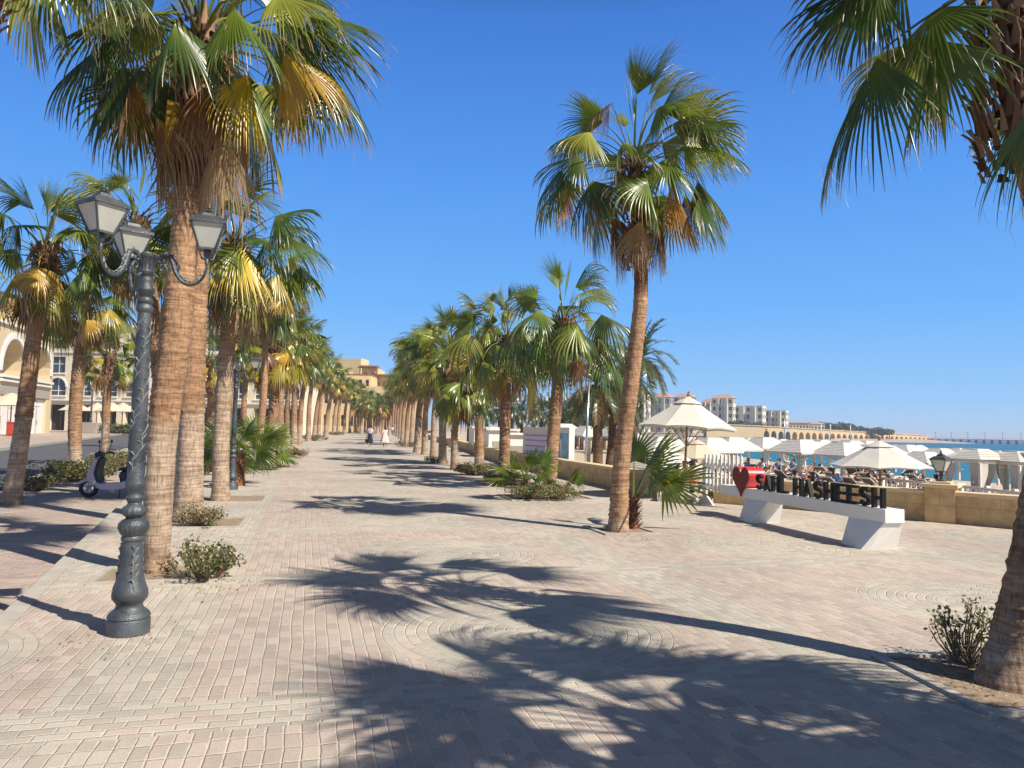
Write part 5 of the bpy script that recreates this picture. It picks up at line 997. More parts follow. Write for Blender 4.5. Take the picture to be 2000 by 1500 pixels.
def letter(ch, x, wd, hgt, z0, y0, y1):
    mb = MB(); t = wd * .235; X = Matrix.Translation((x, 0, z0))
    def bar(a, b, th): # thick segment in x,z
        a, b = Vector((a[0], 0, a[1])), Vector((b[0], 0, b[1])); d = (b - a).normalized(); n_ = Vector((-d.z, 0, d.x)) * th / 2; P_ = [a + n_, b + n_, b - n_, a - n_]; mb.prism([(p.x, p.z) for p in P_], y0, y1, 0, X)
    if ch == 'H': bar((t / 2, 0), (t / 2, hgt), t); bar((wd - t / 2, 0), (wd - t / 2, hgt), t); mb.box((wd / 2, (y0 + y1) / 2, hgt * .5), (wd - 2 * t + .002, y1 - y0 - .004, t * .9), 0, X)
    elif ch == 'L': bar((t / 2, 0), (t / 2, hgt), t); mb.box((t + (wd - t) / 2, (y0 + y1) / 2, t * .45), (wd - t, y1 - y0 - .004, t * .9), 0, X)
    elif ch == 'E': bar((t / 2, 0), (t / 2, hgt), t); [mb.box((t + (wd - t) / 2, (y0 + y1) / 2, z_), (wd - t, y1 - y0 - .004, t * .8), 0, X) for z_ in (t * .4, hgt * .5, hgt - t * .4)]
    elif ch == 'A': mb.prism([(0, 0), (t, 0), (wd / 2 + t * .35, hgt), (wd / 2 - t * .35, hgt)], y0, y1, 0, X); mb.prism([(wd - t, 0), (wd, 0), (wd / 2 + t * .36, hgt), (wd / 2 - t * .34, hgt)], y0 + .002, y1 - .002, 0, X); mb.box((wd / 2, (y0 + y1) / 2, hgt * .32), (wd * .5, y1 - y0 - .008, t * .7), 0, X)
    elif ch == 'S':
        c = []; r_ = (hgt - t) / 4
        for k in range(9): a = rad(20 + 250 * k / 8); c.append((wd / 2 + (wd - t) / 2 * math.cos(a), hgt - t / 2 - r_ + r_ * math.sin(a)))
        for k in range(9): a = rad(90 - 250 * k / 8); c.append((wd / 2 + (wd - t) / 2 * math.cos(a), t / 2 + r_ + r_ * math.sin(a)))
        L_, R_ = [], []
        for i, p in enumerate(c):
            a, b = c[max(i - 1, 0)], c[min(i + 1, len(c) - 1)]; d = Vector((b[0] - a[0], b[1] - a[1])); d = d.normalized(); L_.append((p[0] - d.y * t / 2, p[1] + d.x * t / 2)); R_.append((p[0] + d.y * t / 2, p[1] - d.x * t / 2))
        vs = [(p[0], y, p[1]) for y in (y0, y1) for q in (L_, R_) for p in q]; m_ = len(c); fs = []
        for i in range(m_ - 1): fs += [(i, i + 1, m_ + i + 1, m_ + i), (2 * m_ + i, 3 * m_ + i, 3 * m_ + i + 1, 2 * m_ + i + 1), (i, 2 * m_ + i, 2 * m_ + i + 1, i + 1), (m_ + i, m_ + i + 1, 3 * m_ + i + 1, 3 * m_ + i)]
        fs += [(0, m_, 3 * m_, 2 * m_), (m_ - 1, 3 * m_ - 1, 4 * m_ - 1, 2 * m_ - 1)]; mb.add(vs, fs, 0, X)
    mb.build('letter', M['black'], root)
xs = -3.24; wl = .214; gp = .040
for i, ch in enumerate('SAHL'): letter(ch, xs + i * (wl + gp), wl, .285, .582, .30, .365)
xs2 = xs + 4 * (wl + gp) + .14
wl2 = (.10 - xs2) / 8 - gp
for i, ch in enumerate('HASHEESH'): letter(ch, xs2 + i * (wl2 + gp), wl2, .285, .582, .30, .365)

# ------------------------------------------------------------------ umbrellas
def umbrella(b, R, hgt, apex, label, mcl, seed=0, base=None, group='canvas umbrellas', yaw=0.2, pole=.028):
    r = empty('umbrella', b, label, 'umbrella', group, yaw); rg = random.Random(seed); c = MB(); ns = 8
    zz_ = lambda q: apex - .10 - (apex - .10 - hgt) * ((q - .14) / .86) ** .93; rows = [(0.16, zz_(.16)), (.42, zz_(.42)), (.72, zz_(.72)), (1.0, zz_(1.0))]
    sub = 4; V = []; 
    for rr_, z_ in rows:
        for k in range(ns * sub):
            a = 2 * PI * k / (ns * sub); f = (k % sub) / sub; s_ = 1 - .075 * math.sin(PI * f) * (rr_ ** 1.2); V.append((R * rr_ * s_ * math.cos(a), R * rr_ * s_ * math.sin(a), z_ + (-.055 * math.sin(PI * f) * rr_ if rr_ < 1 else .03 * math.sin(PI * f)) + rg.uniform(-.006, .006)))
    N = ns * sub; fs = [(i * N + k, i * N + (k + 1) % N, (i + 1) * N + (k + 1) % N, (i + 1) * N + k) for i in range(3) for k in range(N)]
    # valance
    for k in range(N): p = V[3 * N + k]; V.append((p[0] * .99, p[1] * .99, p[2] - .035))
    fs += [(3 * N + k, 3 * N + (k + 1) % N, 4 * N + (k + 1) % N, 4 * N + k) for k in range(N)]
    c.add(V, fs); c.build('canopy', mcl, r, autosmooth=14)
    v = MB(); vv = [(R * .30 * (1 - .08 * math.sin(PI * (k % sub) / sub)) * math.cos(2 * PI * k / N), R * .30 * (1 - .08 * math.sin(PI * (k % sub) / sub)) * math.sin(2 * PI * k / N), zz_(.30) + .05) for k in range(N)] + [(0, 0, apex)]; v.add(vv, [(k, (k + 1) % N, N) for k in range(N)]); v.build('vent_cap', mcl, r)
    p = MB(); p.tube([(0, 0, 0), (0, 0, apex + .02)], pole, 10); p.lathe([(.03, apex), (.045, apex + .03), (.02, apex + .07), (.03, apex + .10), (0, apex + .12)], 10); p.build('pole', M['wood'], r, autosmooth=40)
    rb = MB()
    for k in range(ns): a = 2 * PI * k / ns; e = (R * .97 * math.cos(a), R * .97 * math.sin(a), hgt - .03); rb.tube([(R * .15 * math.cos(a), R * .15 * math.sin(a), apex - .17), e], .012, 5); m_ = (e[0] * .5, e[1] * .5, (e[2] + apex - .17) / 2 - .02); rb.tube([(0, 0, hgt - .45), m_], .010, 5)
    rb.build('ribs', M['wood'], r)
    if base:
        bs = MB(); bs.box((0, 0, .05), (.55, .55, .09)); bs.tube([(0, 0, .09), (0, 0, .45)], .045, 10); bs.build('base', M['palewood'], r)
    return r
u1 = G(1335, 974); umbrella(u1, 1.24, 1.72, 2.50, 'big off-white umbrella with brown pole beside the picket stand', M['whitecloth'], 1, True, yaw=.15).rotation_euler.y = rad(2.5)
u2 = D(1361, 860, 27); u2[2] = -1.05; umbrella(u2, 1.15, 1.75, 2.42, 'cream umbrella on the beach seen under the big one', M['cream_cloth'], 2, None, yaw=.5)
u3 = D(1718, 880, 21.5); u3[2] = -1.02; umbrella(u3, 1.38, 1.76, 2.52, 'off-white umbrella on the beach above the last sign letters', M['whitecloth'], 3, None, yaw=.3)
for i, (px, Y, R_) in enumerate([(146, 104, 2.3), (188, 108, 2.2), (216, 103, 2.2), (238, 104, 2.2), (265, 106, 2.2), (20, 74, 2.6)]):
    b = D(px, 830, Y); b[2] = -.1; umbrella(b, R_, 3.0, 4.3, 'cream cafe umbrella by the arcaded hotel front, %s from the left' % ['second', 'third', 'fourth', 'fifth', 'last', 'first'][i], M['cream_cloth'], 5 + i, None, group='cafe umbrellas', pole=.06)

# entrance stand: slatted crate platform, picket screen, counter
b = G(1322, 978); r = empty('slatted_crate', b, 'low slatted wooden crate platform under the big umbrella', 'crate', rz=rad(-14)); mb = MB()
for k in range(7): mb.box((0, -.38 + k * .12, .16), (.9, .085, .025))
for x_ in (-.4, .4): mb.box((x_, -.02, .1), (.06, .86, .09))
for x_ in (-.4, .4):
    for y_ in (-.38, .36): mb.box((x_, y_, .03), (.07, .07, .07))
mb.build('slats', M['palewood'], r)
Pa, Pb = G(1378, 985), G(1438, 993); Pa = Pa * 1; L_ = math.dist(Pa, Pb) * 1.15; r = empty('picket_screen', Pa, 'whitewashed picket fence panel on a post between the umbrella and the heart', 'fence', rz=math.atan2(Pb[1] - Pa[1], Pb[0] - Pa[0]))
mb = MB(); n_ = 10
for k in range(n_): x_ = L_ * k / (n_ - 1); hh = .96 - .0 * k; mb.box((x_, 0, .30 + hh / 2 - .08), (.045, .03, hh - .16)); mb.add([(x_ - .022, -.015, hh + .14), (x_ + .022, -.015, hh + .14), (x_ + .022, .015, hh + .14), (x_ - .022, .015, hh + .14), (x_, 0, hh + .2)], [(0, 1, 4), (1, 2, 4), (2, 3, 4), (3, 0, 4)])
mb.build('pickets', M['white'], r); rl = MB(); [rl.box((L_ / 2, .032, z_), (L_ + .08, .03, .07)) for z_ in (.45, .92)]; rl.build('rails', M['palewood'], r)
ps = MB(); ps.box((-.02, .0, .5), (.08, .08, 1.0)); ps.prism([(-.25, 0), (.25, 0), (.03, .22), (-.03, .22)], -.03, .03); ps.build('post', M['palewood'], r)
b = G(1352, 972); b = b + np.array([0, .35, 0]); r = empty('counter', b, 'small slatted counter table behind the big umbrella pole', 'counter', rz=rad(-18)); mb = MB()
for k in range(6): mb.box((0, -.25 + k * .1, .56), (.95, .08, .025))
mb.build('top', M['palewood'], r)
for x_ in (-.42, .42):
    for y_ in (-.22, .22): q = MB(); q.box((x_, y_, .27), (.06, .06, .54)); q.build('leg', M['palewood'], r)
q = MB(); [q.box((x_, -.27, .3), (.07, .02, .5)) for x_ in (-.2, 0, .2)]; q.build('front_slats', M['palewood'], r)

# stone pillars with lanterns
def pillar(b, h, label, lab2, s=1.15, sz=.5):
    r = empty('stone_pillar', b, label, 'pillar', 'wall pillars', rad(-38)); mb = MB(); mb.box((0, 0, h / 2 - .4), (sz, sz, h + .8)); mb.build('shaft', M['stone'], r, uv=True); c = MB(); c.box((0, 0, h + .035), (sz + .12, sz + .12, .066)); c.box((0, 0, h + .09), (sz * .7, sz * .7, .04)); c.build('cap', M['cap'], r, bevel=.01)
    l = empty('pillar_lantern', np.array(b) + [0, 0, h + .112], lab2, 'lantern', 'lanterns on the wall pillars', .3); sh = MB(); sh.lathe([(.09, 0), (.09, .02), (.035, .04), (.03, .10), (.045, .12), (.02, .14), (.02, .2)], 12); sh.build('stem', M['iron'], l, autosmooth=40); lantern(l, Vector((0, 0, .16)), s, .3)
pillar(G(1840, 1019), .66, 'square sandstone pillar in the wall right of the sign', 'four-sided lantern on the pillar right of the sign')
pillar(np.array([-1.75, 43.5, 0]), .7, 'sandstone pillar far along the wall behind the right row', 'lantern on the far pillar behind the right row', 1.7, .6)
pillar(np.array([-4.6, 60, 0]), .7, 'farthest sandstone pillar along the wall', 'lantern on the farthest wall pillar', 1.9, .6)

# ------------------------------------------------------------------ beach furniture
def canopy(px, Y, label, s=1.0, yaw=.45, eave=None, side=2.35):
    b = D(px, 870, Y); b[2] = -1.08 - .006 * (Y - 20); r = empty('beach_canopy', b, label, 'sunshade', 'slatted square sunshades on the beach', yaw); r.scale = (s,) * 3
    mb = MB(); n_ = 8; top, bot = .42, side / 2; z0, z1 = 1.95, 2.55
    for k in range(n_):
        u0, u1 = k / n_, (k + 1) / n_; a0 = bot + (top - bot) * u0; a1 = bot + (top - bot) * u1 + .012; h0 = z0 + (z1 - z0) * u0; h1 = z0 + (z1 - z0) * u1 - .018
        for q in range(4):
            c, s_ = math.cos(q * PI / 2), math.sin(q * PI / 2); R_ = lambda x, y, z: (x * c - y * s_, x * s_ + y * c, z)
            mb.add([R_(-a0, -a0, h0), R_(a0, -a0, h0), R_(a1, -a1, h1), R_(-a1, -a1, h1), R_(-a0, -a0, h0 - .02), R_(a0, -a0, h0 - .02)], [(0, 1, 2, 3), (4, 5, 1, 0)])
    mb.box((0, 0, z1 + .0), (top * 2, top * 2, .03)); 
    for q in range(4): mb.box((math.cos(q * PI / 2) * (bot - .03), math.sin(q * PI / 2) * (bot - .03), z0 - .06), (.05 if q % 2 == 0 else side - .12, side - .12 if q % 2 == 0 else .05, .09))
    mb.build('roof', M['canopywhite'], r); p = MB(); p.box((0, 0, 1.1), (.17, .17, 2.5)); p.build('post', M['palewood'], r); br = MB()
    for q in range(4): a = q * PI / 2 + PI / 4; br.tube([(0, 0, 1.6), (math.cos(a) * bot * .9, math.sin(a) * bot * .9, 1.95)], .03, 4)
    br.build('braces', M['palewood'], r); rg_ = MB(); rg_.lathe([(.32, .75), (.34, .76), (.34, .80), (.0, .81)], 16); rg_.build('shelf', M['canopywhite'], r)
    return b
cl = [(1292, 31, 1.0, 'nearest slatted sunshade left, behind the big umbrella pole'), (1300, 24, .8, 'low slatted sunshade close behind the wall left of the big umbrella pole'), (1385, 36, 1, 'slatted sunshade just right of the cream umbrella'), (1428, 40, 1.02, 'slatted sunshade above the red heart'), (1492, 48, 1.04, 'farther slatted sunshade right of the one above the heart'),
      (1562, 37.5, 1.0, 'slatted sunshade above the middle of the sign letters'), (1604, 62, 1.0, 'distant slatted sunshade by the water behind the middle one'), (1646, 36, .96, 'slatted sunshade left of the off-white beach umbrella'), (1768, 52, .92, 'distant slatted sunshade right of the beach umbrella top'), (1834, 46, .86, 'slatted sunshade above the pillar lantern'),
      (1803, 36, .82, 'plain sunshade right of the beach umbrella'), (1150, 62, 1.3, 'distant slatted sunshade behind the thin pole'), (1205, 60, 1.3, 'distant slatted sunshade left of the tall plaza palm'), (1100, 70, 1.4, 'distant slatted sunshade behind the billboard'), (1355, 60, 1.0, 'distant slatted sunshade seen under the big umbrella'), (1462, 60, 1.0, 'far slatted sunshade between the two above the heart'), (1525, 66, 1.0, 'far slatted sunshade over the water left of the middle one'), (1728, 46, .9, 'slatted sunshade behind the tip of the off-white beach umbrella'), (1872, 54, .85, 'far slatted sunshade left of the curtained cabana'), (1948, 48, .82, 'slatted sunshade between the two cabanas'), (1405, 52, 1.0, 'far slatted sunshade left of the red heart'), (1342, 44, 1.0, 'slatted sunshade half hidden by the cream umbrella'), (1590, 50, .95, 'slatted sunshade between the two large ones above the letters'), (1535, 56, .95, 'far slatted sunshade left behind the one above the letters'), (1622, 68, .9, 'very distant slatted sunshade above the last word of the sign'), (1702, 42, .92, 'slatted sunshade right behind the beach umbrella canopy'), (1788, 62, .9, 'very distant slatted sunshade above the low white fence'), (1748, 66, .9, 'very distant slatted sunshade by the water right of the umbrella'), (1572, 74, .9, 'very distant slatted sunshade at the water above the letters'), (1500, 72, .9, 'very distant slatted sunshade right of the heart'), (1440, 70, .9, 'very distant slatted sunshade above the heart'), (1660, 50, 1.0, 'slatted sunshade behind the left tip of the off-white umbrella'), (1690, 60, 1.0, 'far slatted sunshade at the water edge')]
occupied = [canopy(px, Y, lb_, s_, .38 + .03 * (i % 3)) for i, (px, Y, s_, lb_) in enumerate(cl)]
# curtained cabanas
def cabana(px, Y, label, s=1.0, yaw=.3):
    b = D(px, 900, Y); b[2] = -1.1; r = empty('cabana', b, label, 'cabana', 'curtained beach cabanas', yaw); r.scale = (s,) * 3; w2 = .80
    for x_ in (-w2, w2):
        for y_ in (-w2, w2): q = MB(); q.box((x_, y_, 1.02), (.10, .10, 2.04)); q.build('post', M['canopywhite'], r)
    fm = MB(); [fm.box((0, y_, 2.11), (2 * w2 + .3, .10, .14)) for y_ in (-w2, w2)]; [fm.box((x_, 0, 2.11), (.10, 2 * w2 - .11, .13)) for x_ in (-w2, w2)]; fm.build('beams', M['canopywhite'], r)
    mb = MB(); bot, top, z0, z1 = w2 + .16, .36, 2.2, 2.62
    for k in range(6):
        u0, u1 = k / 6, (k + 1) / 6; a0 = bot + (top - bot) * u0; a1 = bot + (top - bot) * u1 + .01; h0 = z0 + (z1 - z0) * u0; h1 = z0 + (z1 - z0) * u1 - .016
        for q in range(4):
            c, s_ = math.cos(q * PI / 2), math.sin(q * PI / 2); R_ = lambda x, y, z: (x * c - y * s_, x * s_ + y * c, z); mb.add([R_(-a0, -a0, h0), R_(a0, -a0, h0), R_(a1, -a1, h1), R_(-a1, -a1, h1)], [(0, 1, 2, 3)])
    mb.box((0, 0, z1), (top * 2, top * 2, .03)); mb.build('roof', M['canopywhite'], r)
    for x_, y_, dx, dy in ((-w2, -w2 + .08, 0, 1), (w2, -w2 + .08, 0, 1), (-w2 + .08, -w2, 1, 0), (w2 - .08, -w2, -1, 0), (-w2, w2 - .08, 0, -1), (w2, w2 - .08, 0, -1)):
        c = MB(); V = []; nz_, nu = 10, 13
        for j in range(nz_):
            z_ = 2.02 - 1.75 * j / (nz_ - 1); wdt = .45 * (1 - .78 * math.exp(-((z_ - .95) / .42) ** 2)) * (.9 if z_ > .95 else .75)
            for i in range(nu): u_ = i / (nu - 1); wv = .035 * math.sin(i * 2.1); V.append((x_ + dx * wdt * u_ + (wv if dy else 0), y_ + dy * wdt * u_ + (wv if dx else 0), z_))
        c.add(V, [(j * nu + i, j * nu + i + 1, (j + 1) * nu + i + 1, (j + 1) * nu + i) for j in range(nz_ - 1) for i in range(nu - 1)]); c.build('curtain', M['whitecloth'], r, smooth=True)
    bs = MB(); bs.box((0, 0, .22), (1.4, 1.4, .30)); bs.build('bench', M['canopywhite'], r, bevel=.02); cu = MB(); cu.box((0, 0, .43), (1.36, 1.36, .11)); cu.box((0, .6, .62), (1.3, .14, .26)); cu.build('cushion', M['taupe'], r, bevel=.03)
cabana(1906, 28.5, 'white curtained cabana right of the pillar lantern', .88, .35); cabana(1984, 28, 'second white curtained cabana at the right edge', .86, .3); cabana(2075, 27, 'third cabana beyond the right edge', 1.0, .3)
# white beach fence behind the wall
fa, fb = D(1722, 940, 23.5), D(1868, 960, 20.5); L_ = math.dist(fa[:2], fb[:2]); r = empty('beach_fence', (fa[0], fa[1], -1.0), 'low white slatted fence on the beach between umbrella and pillar lantern', 'fence', rz=math.atan2(fb[1] - fa[1], fb[0] - fa[0]))
def fence_parts(r, L_, h_):
    q = MB(); [q.box((L_ / 2, 0, z_), (L_, .04, .08)) for z_ in (.25, h_ * .62, h_)]; q.build('rails', M['white'], r); q = MB(); [q.box((x_, -.035, h_ / 2 + .02), (.09, .025, h_ - .05)) for x_ in np.arange(.05, L_, .21)]; q.build('slats', M['white'], r)
    for x_ in np.linspace(0, L_, 4): q = MB(); q.box((x_, .05, h_ / 2 + .03), (.11, .11, h_ + .12)); q.build('post', M['white'], r)
fence_parts(r, L_, 1.28)
fa, fb = D(1876, 960, 20.5), D(2040, 975, 17.5); L_ = math.dist(fa[:2], fb[:2]); r = empty('beach_fence', (fa[0], fa[1], -1.0), 'low white slatted fence below the cabanas at the right edge', 'fence', rz=math.atan2(fb[1] - fa[1], fb[0] - fa[0])); fence_parts(r, L_, 1.28)

# ------------------------------------------------------------------ people
def skinmesh(name, nodes, edges, m, parent=None, sub=1, rootn=0):
    me = bpy.data.meshes.new(name); names = list(nodes); ix = {n_: i for i, n_ in enumerate(names)}
    me.from_pydata([nodes[n_][0] for n_ in names], [(ix[a], ix[b]) for a, b in edges], []); o = bpy.data.objects.new(name, me); COL.objects.link(o)
    sk = o.modifiers.new('skin', 'SKIN'); sk.use_smooth_shade = True
    lay = me.skin_vertices[0] if me.skin_vertices else None
    if lay is None: raise RuntimeError('no skin layer')
    for i, n_ in enumerate(names):
        r_ = nodes[n_][1]; lay.data[i].radius = r_ if isinstance(r_, tuple) else (r_, r_); lay.data[i].use_root = (i == rootn)
    ss = o.modifiers.new('sub', 'SUBSURF'); ss.levels = sub; ss.render_levels = sub
    dg = bpy.context.evaluated_depsgraph_get(); dg.update(); em = bpy.data.meshes.new_from_object(o.evaluated_get(dg)); bpy.data.objects.remove(o); em.materials.clear(); em.materials.append(m)
    em.polygons.foreach_set('use_smooth', [True] * len(em.polygons)); return em
def ensure_skin(me): pass
def body(j):
    """j: joint positions -> skin nodes; shared by every pose"""
    N = {'pelvis': (j['pelvis'], (.145, .105)), 'waist': (j['waist'], (.125, .095)), 'chest': (j['chest'], (.15, .11)), 'neck': (j['neck'], .05), 'jaw': (j['jaw'], .062), 'head': (j['head'], (.078, .092)), 'crown_': (j['top'], .05), 'nose': (j['nose'], .014)}
    E_ = [('pelvis', 'waist'), ('waist', 'chest'), ('chest', 'neck'), ('neck', 'jaw'), ('jaw', 'head'), ('head', 'crown_'), ('head', 'nose')]
    for s in 'LR':
        N['sh' + s] = (j['sh' + s], .055); N['el' + s] = (j['el' + s], .04); N['wr' + s] = (j['wr' + s], .027); N['hip' + s] = (j['hip' + s], .085); N['kn' + s] = (j['kn' + s], .058); N['an' + s] = (j['an' + s], .038); N['toe' + s] = (j['toe' + s], .03)
        E_ += [('chest', 'sh' + s), ('sh' + s, 'el' + s), ('el' + s, 'wr' + s), ('pelvis', 'hip' + s), ('hip' + s, 'kn' + s), ('kn' + s, 'an' + s), ('an' + s, 'toe' + s)]
        w_ = Vector(j['wr' + s]); d = (w_ - Vector(j['el' + s])).normalized(); sd = d.cross(Vector((1, 0, 0))); sd = sd.normalized() if sd.length > .1 else Vector((0, 1, 0)); pm = w_ + d * .075; N['pm' + s] = (tuple(pm), (.032, .02)); E_.append(('wr' + s, 'pm' + s))
        for k, (o_, l_) in enumerate(((-.028, .058), (-.010, .07), (.010, .066), (.027, .05))):
            a = pm + d * .015 + sd * o_; b_ = a + d * l_ * .6 + sd * o_ * .15; c = b_ + d * l_ * .35 + Vector((0, -.006, -.01)); N['f%d%s' % (k, s)] = (tuple(a + d * .02), .0095); N['g%d%s' % (k, s)] = (tuple(b_), .0088); N['h%d%s' % (k, s)] = (tuple(c), .0075); E_ += [('pm' + s, 'f%d%s' % (k, s)), ('f%d%s' % (k, s), 'g%d%s' % (k, s)), ('g%d%s' % (k, s), 'h%d%s' % (k, s))]
        t0 = w_ + d * .035 - sd * .035; t1 = w_ + d * .075 - sd * .05; N['t0' + s] = (tuple(t0), .011); N['t1' + s] = (tuple(t1), .009); E_ += [('wr' + s, 't0' + s), ('t0' + s, 't1' + s)]
    return N, E_
def stand(step=.14, h=1.66, arm=.05, lean=0, bend=None):
    k = h / 1.66; f = lambda x, y, z: (x * k, y * k, z * k)
    j = dict(pelvis=f(0, 0, .90), waist=f(0, .005, 1.06), chest=f(0, .01 + lean, 1.26), neck=f(0, .02 + lean, 1.41), jaw=f(0, .045 + lean, 1.475), head=f(0, .03 + lean, 1.55), top=f(0, .02 + lean, 1.62), nose=f(0, .125 + lean, 1.525))
    for s, q in (('L', -1), ('R', 1)):
        st = step * q; j['hip' + s] = f(.085 * q, .02 * q * step * 5, .84); j['kn' + s] = f(.09 * q, st * .55 + .03, .47); j['an' + s] = f(.09 * q, st * (1 if st > 0 else 1.5), .085 if st >= 0 else .13); j['toe' + s] = f(.10 * q, st * (1 if st > 0 else 1.4) + .15, .035 if st >= 0 else .04)
        j['sh' + s] = f(.165 * q, .01 + lean, 1.355); j['el' + s] = f(.215 * q, -st * .5 - .02 + arm * .3, 1.09); j['wr' + s] = f(.235 * q, -st * .8 + .05 + arm, .86)
    return j
def sit(recline=0.0, h=1.0, knees=.0):
    """sitting on a surface at z 0 with legs out along +y; recline in radians backwards"""
    sp = Vector((0, -math.sin(recline), math.cos(recline))); nn_ = Vector((0, math.cos(recline), math.sin(recline))); P_ = lambda a, b=0, x=0: tuple((Vector((x, 0, .11)) + sp * a + nn_ * b) * 1)
    j = dict(pelvis=P_(0), waist=P_(.17), chest=P_(.37), neck=P_(.52), jaw=P_(.585, .025), head=P_(.66, .01), top=P_(.73), nose=P_(.635, .105))
    for s, q in (('L', -1), ('R', 1)):
        kz = .10 + knees * (1.0 if q > 0 else .5); j['hip' + s] = (.085 * q, .05, .09); j['kn' + s] = (.11 * q, .45 - knees * .25, kz); j['an' + s] = (.10 * q, .86 - knees * .45, .06); j['toe' + s] = (.12 * q, .92 - knees * .45, .15)
        j['sh' + s] = P_(.465, 0, .165 * q); j['el' + s] = P_(.24, .07 + .06 * q, .25 * q); j['wr' + s] = P_(.06, .22, .20 * q)
    return j
def sub_nodes(N, E_, keep, grow):
    k = [n_ for n_ in N if n_ in keep]; return {n_: (N[n_][0], tuple(r_ + grow for r_ in (N[n_][1] if isinstance(N[n_][1], tuple) else (N[n_][1], N[n_][1])))) for n_ in k}, [(a, b) for a, b in E_ if a in keep and b in keep]
def person_meshes(j, top=None, legs=None, hair='short', sleeve=True):
    N, E_ = body(j); out = {}
    out['body'] = skinmesh('person', N, E_, M['skin'])
    if top:
        keep = {'pelvis', 'waist', 'chest', 'shL', 'shR'} | ({'elL', 'elR'} if sleeve else set()); n_, e_ = sub_nodes(N, E_, keep, .014); out['shirt'] = skinmesh('shirt', n_, e_, top)
    if legs:
        keep = {'pelvis', 'hipL', 'hipR'}; n_, e_ = sub_nodes(N, E_, keep, .016)
        if legs[1] != 'swim': n_.update(sub_nodes(N, E_, {'knL', 'knR'} | ({'anL', 'anR'} if legs[1] == 'long' else set()), .02)[0]); e_ = [(a, b) for a, b in E_ if a in n_ and b in n_]
        out['trousers' if legs[1] != 'swim' else 'swimwear'] = skinmesh('t', n_, e_, legs[0])
    hd, tp = Vector(j['head']), Vector(j['top']); up_ = (tp - hd).normalized(); ns_ = (Vector(j['nose']) - hd); bk = -(ns_ - up_ * ns_.dot(up_)).normalized()
    hn = {'a': (tuple(hd + bk * .035 + up_ * .03), (.082, .082)), 'b': (tuple(tp + bk * .012 + up_ * -.005), (.066, .07)), 'c': (tuple(hd + bk * .06 - up_ * .05), (.06, .05))}; he = [('b', 'a'), ('a', 'c')]
    if hair == 'long': hn['d'] = (tuple(hd + bk * .085 - up_ * .18), (.055, .035)); hn['e'] = (tuple(hd + bk * .08 - up_ * .30), (.04, .025)); he += [('c', 'd'), ('d', 'e')]
    out['hair'] = skinmesh('hair', hn, he, M['hair'], sub=1); return out
def place_person(ms, loc, rz, label, group=None, s=1.0, tilt=0):
    root = linkmesh('person', ms['body'], None, loc); root.rotation_euler = (0, 0, rz); root.scale = (s,) * 3; tag(root, label, 'person', group)
    for k_, me in ms.items():
        if k_ != 'body': linkmesh(k_, me, root)
    return root
def skirt(root, z0, z1, r0, r1, m, name='skirt', seed=0, ruff=8, cx=0, cy=0):
    mb = MB(); n_ = 40; rows = 9; V = []
    for i in range(rows):
        t = i / (rows - 1); rr_ = r0 + (r1 - r0) * t ** .85
        for k in range(n_): a = 2 * PI * k / n_; q = rr_ * (1 + .09 * t * math.sin(a * ruff + seed)); V.append((cx + q * math.cos(a), cy + q * math.sin(a) * .8, z0 + (z1 - z0) * t))
    mb.add(V, [(i * n_ + k, (i + 1) * n_ + k, (i + 1) * n_ + (k + 1) % n_, i * n_ + (k + 1) % n_) for i in range(rows - 1) for k in range(n_)]); mb.build(name, m, root, smooth=True)
hand = Matrix
pA = place_person(person_meshes(stand(.12), M['lavender'], None, 'short'), G(722, 873.5), rad(10), 'person in pale top and long dark skirt walking away with a black bag')
skirt(pA, 1.06, .33, .13, .24, M['navy'])
j = stand(.12); mb = MB(); mb.box((-.30, .12, .50), (.12, .30, .26)); o = mb.build('handbag', M['black'], None, bevel=.03); o.parent = None
bag = o; bag.location = V3(G(722, 873.5)); bag.rotation_euler.z = rad(10); tag(bag, 'black handbag carried low by the person in the dark skirt', 'bag'); st_ = MB(); st_.tube([(-.30, .02, .62), (-.29, .04, .80), (-.27, .12, .83), (-.29, .2, .80), (-.30, .22, .62)], .008, 5); st_.build('strap', M['black'], bag)
pB = place_person(person_meshes(stand(-.10, 1.6), M['pink'], None, 'long'), G(751, 873.5), rad(12), 'person in pink flowered dress walking away down the avenue')
skirt(pB, 1.12, .38, .135, .33, M['pink'], 'dress', 2, 6)
pC = place_person(person_meshes(stand(.14, 1.72), M['white'], (M['jean'], 'long'), 'short'), G(766, 850.5), rad(10), 'farther person in white top and jeans beside the pink dress')
pD = place_person(person_meshes(stand(.1, 1.66), M['purple'], (M['navy'], 'long'), 'long'), G(757, 852), rad(10), 'farther person in dark clothes between the pink dress and the white top')
zb = -.75
b = D(1353, 930, 20.6); b[2] = -.28 ; pE = place_person(person_meshes(stand(.02, 1.62), M['redcloth'], (M['navy'], 'long'), 'short'), (b[0], b[1], -.98), rad(40), 'person in bright red jacket at the opening in the wall'); pE.location.z = -.78
b = D(1338, 930, 22); pF = place_person(person_meshes(stand(.03, 1.7), M['white'], (M['navy'], 'long'), 'short'), (b[0], b[1], -.95), rad(200), 'person in white shirt standing behind the red jacket')
b = D(1322, 930, 21); pG = place_person(person_meshes(stand(.05, 1.66), M['jean'], (M['jean'], 'long'), 'short'), (b[0], b[1], -1.0), rad(100), 'person in grey-blue clothes half hidden behind the big umbrella pole')

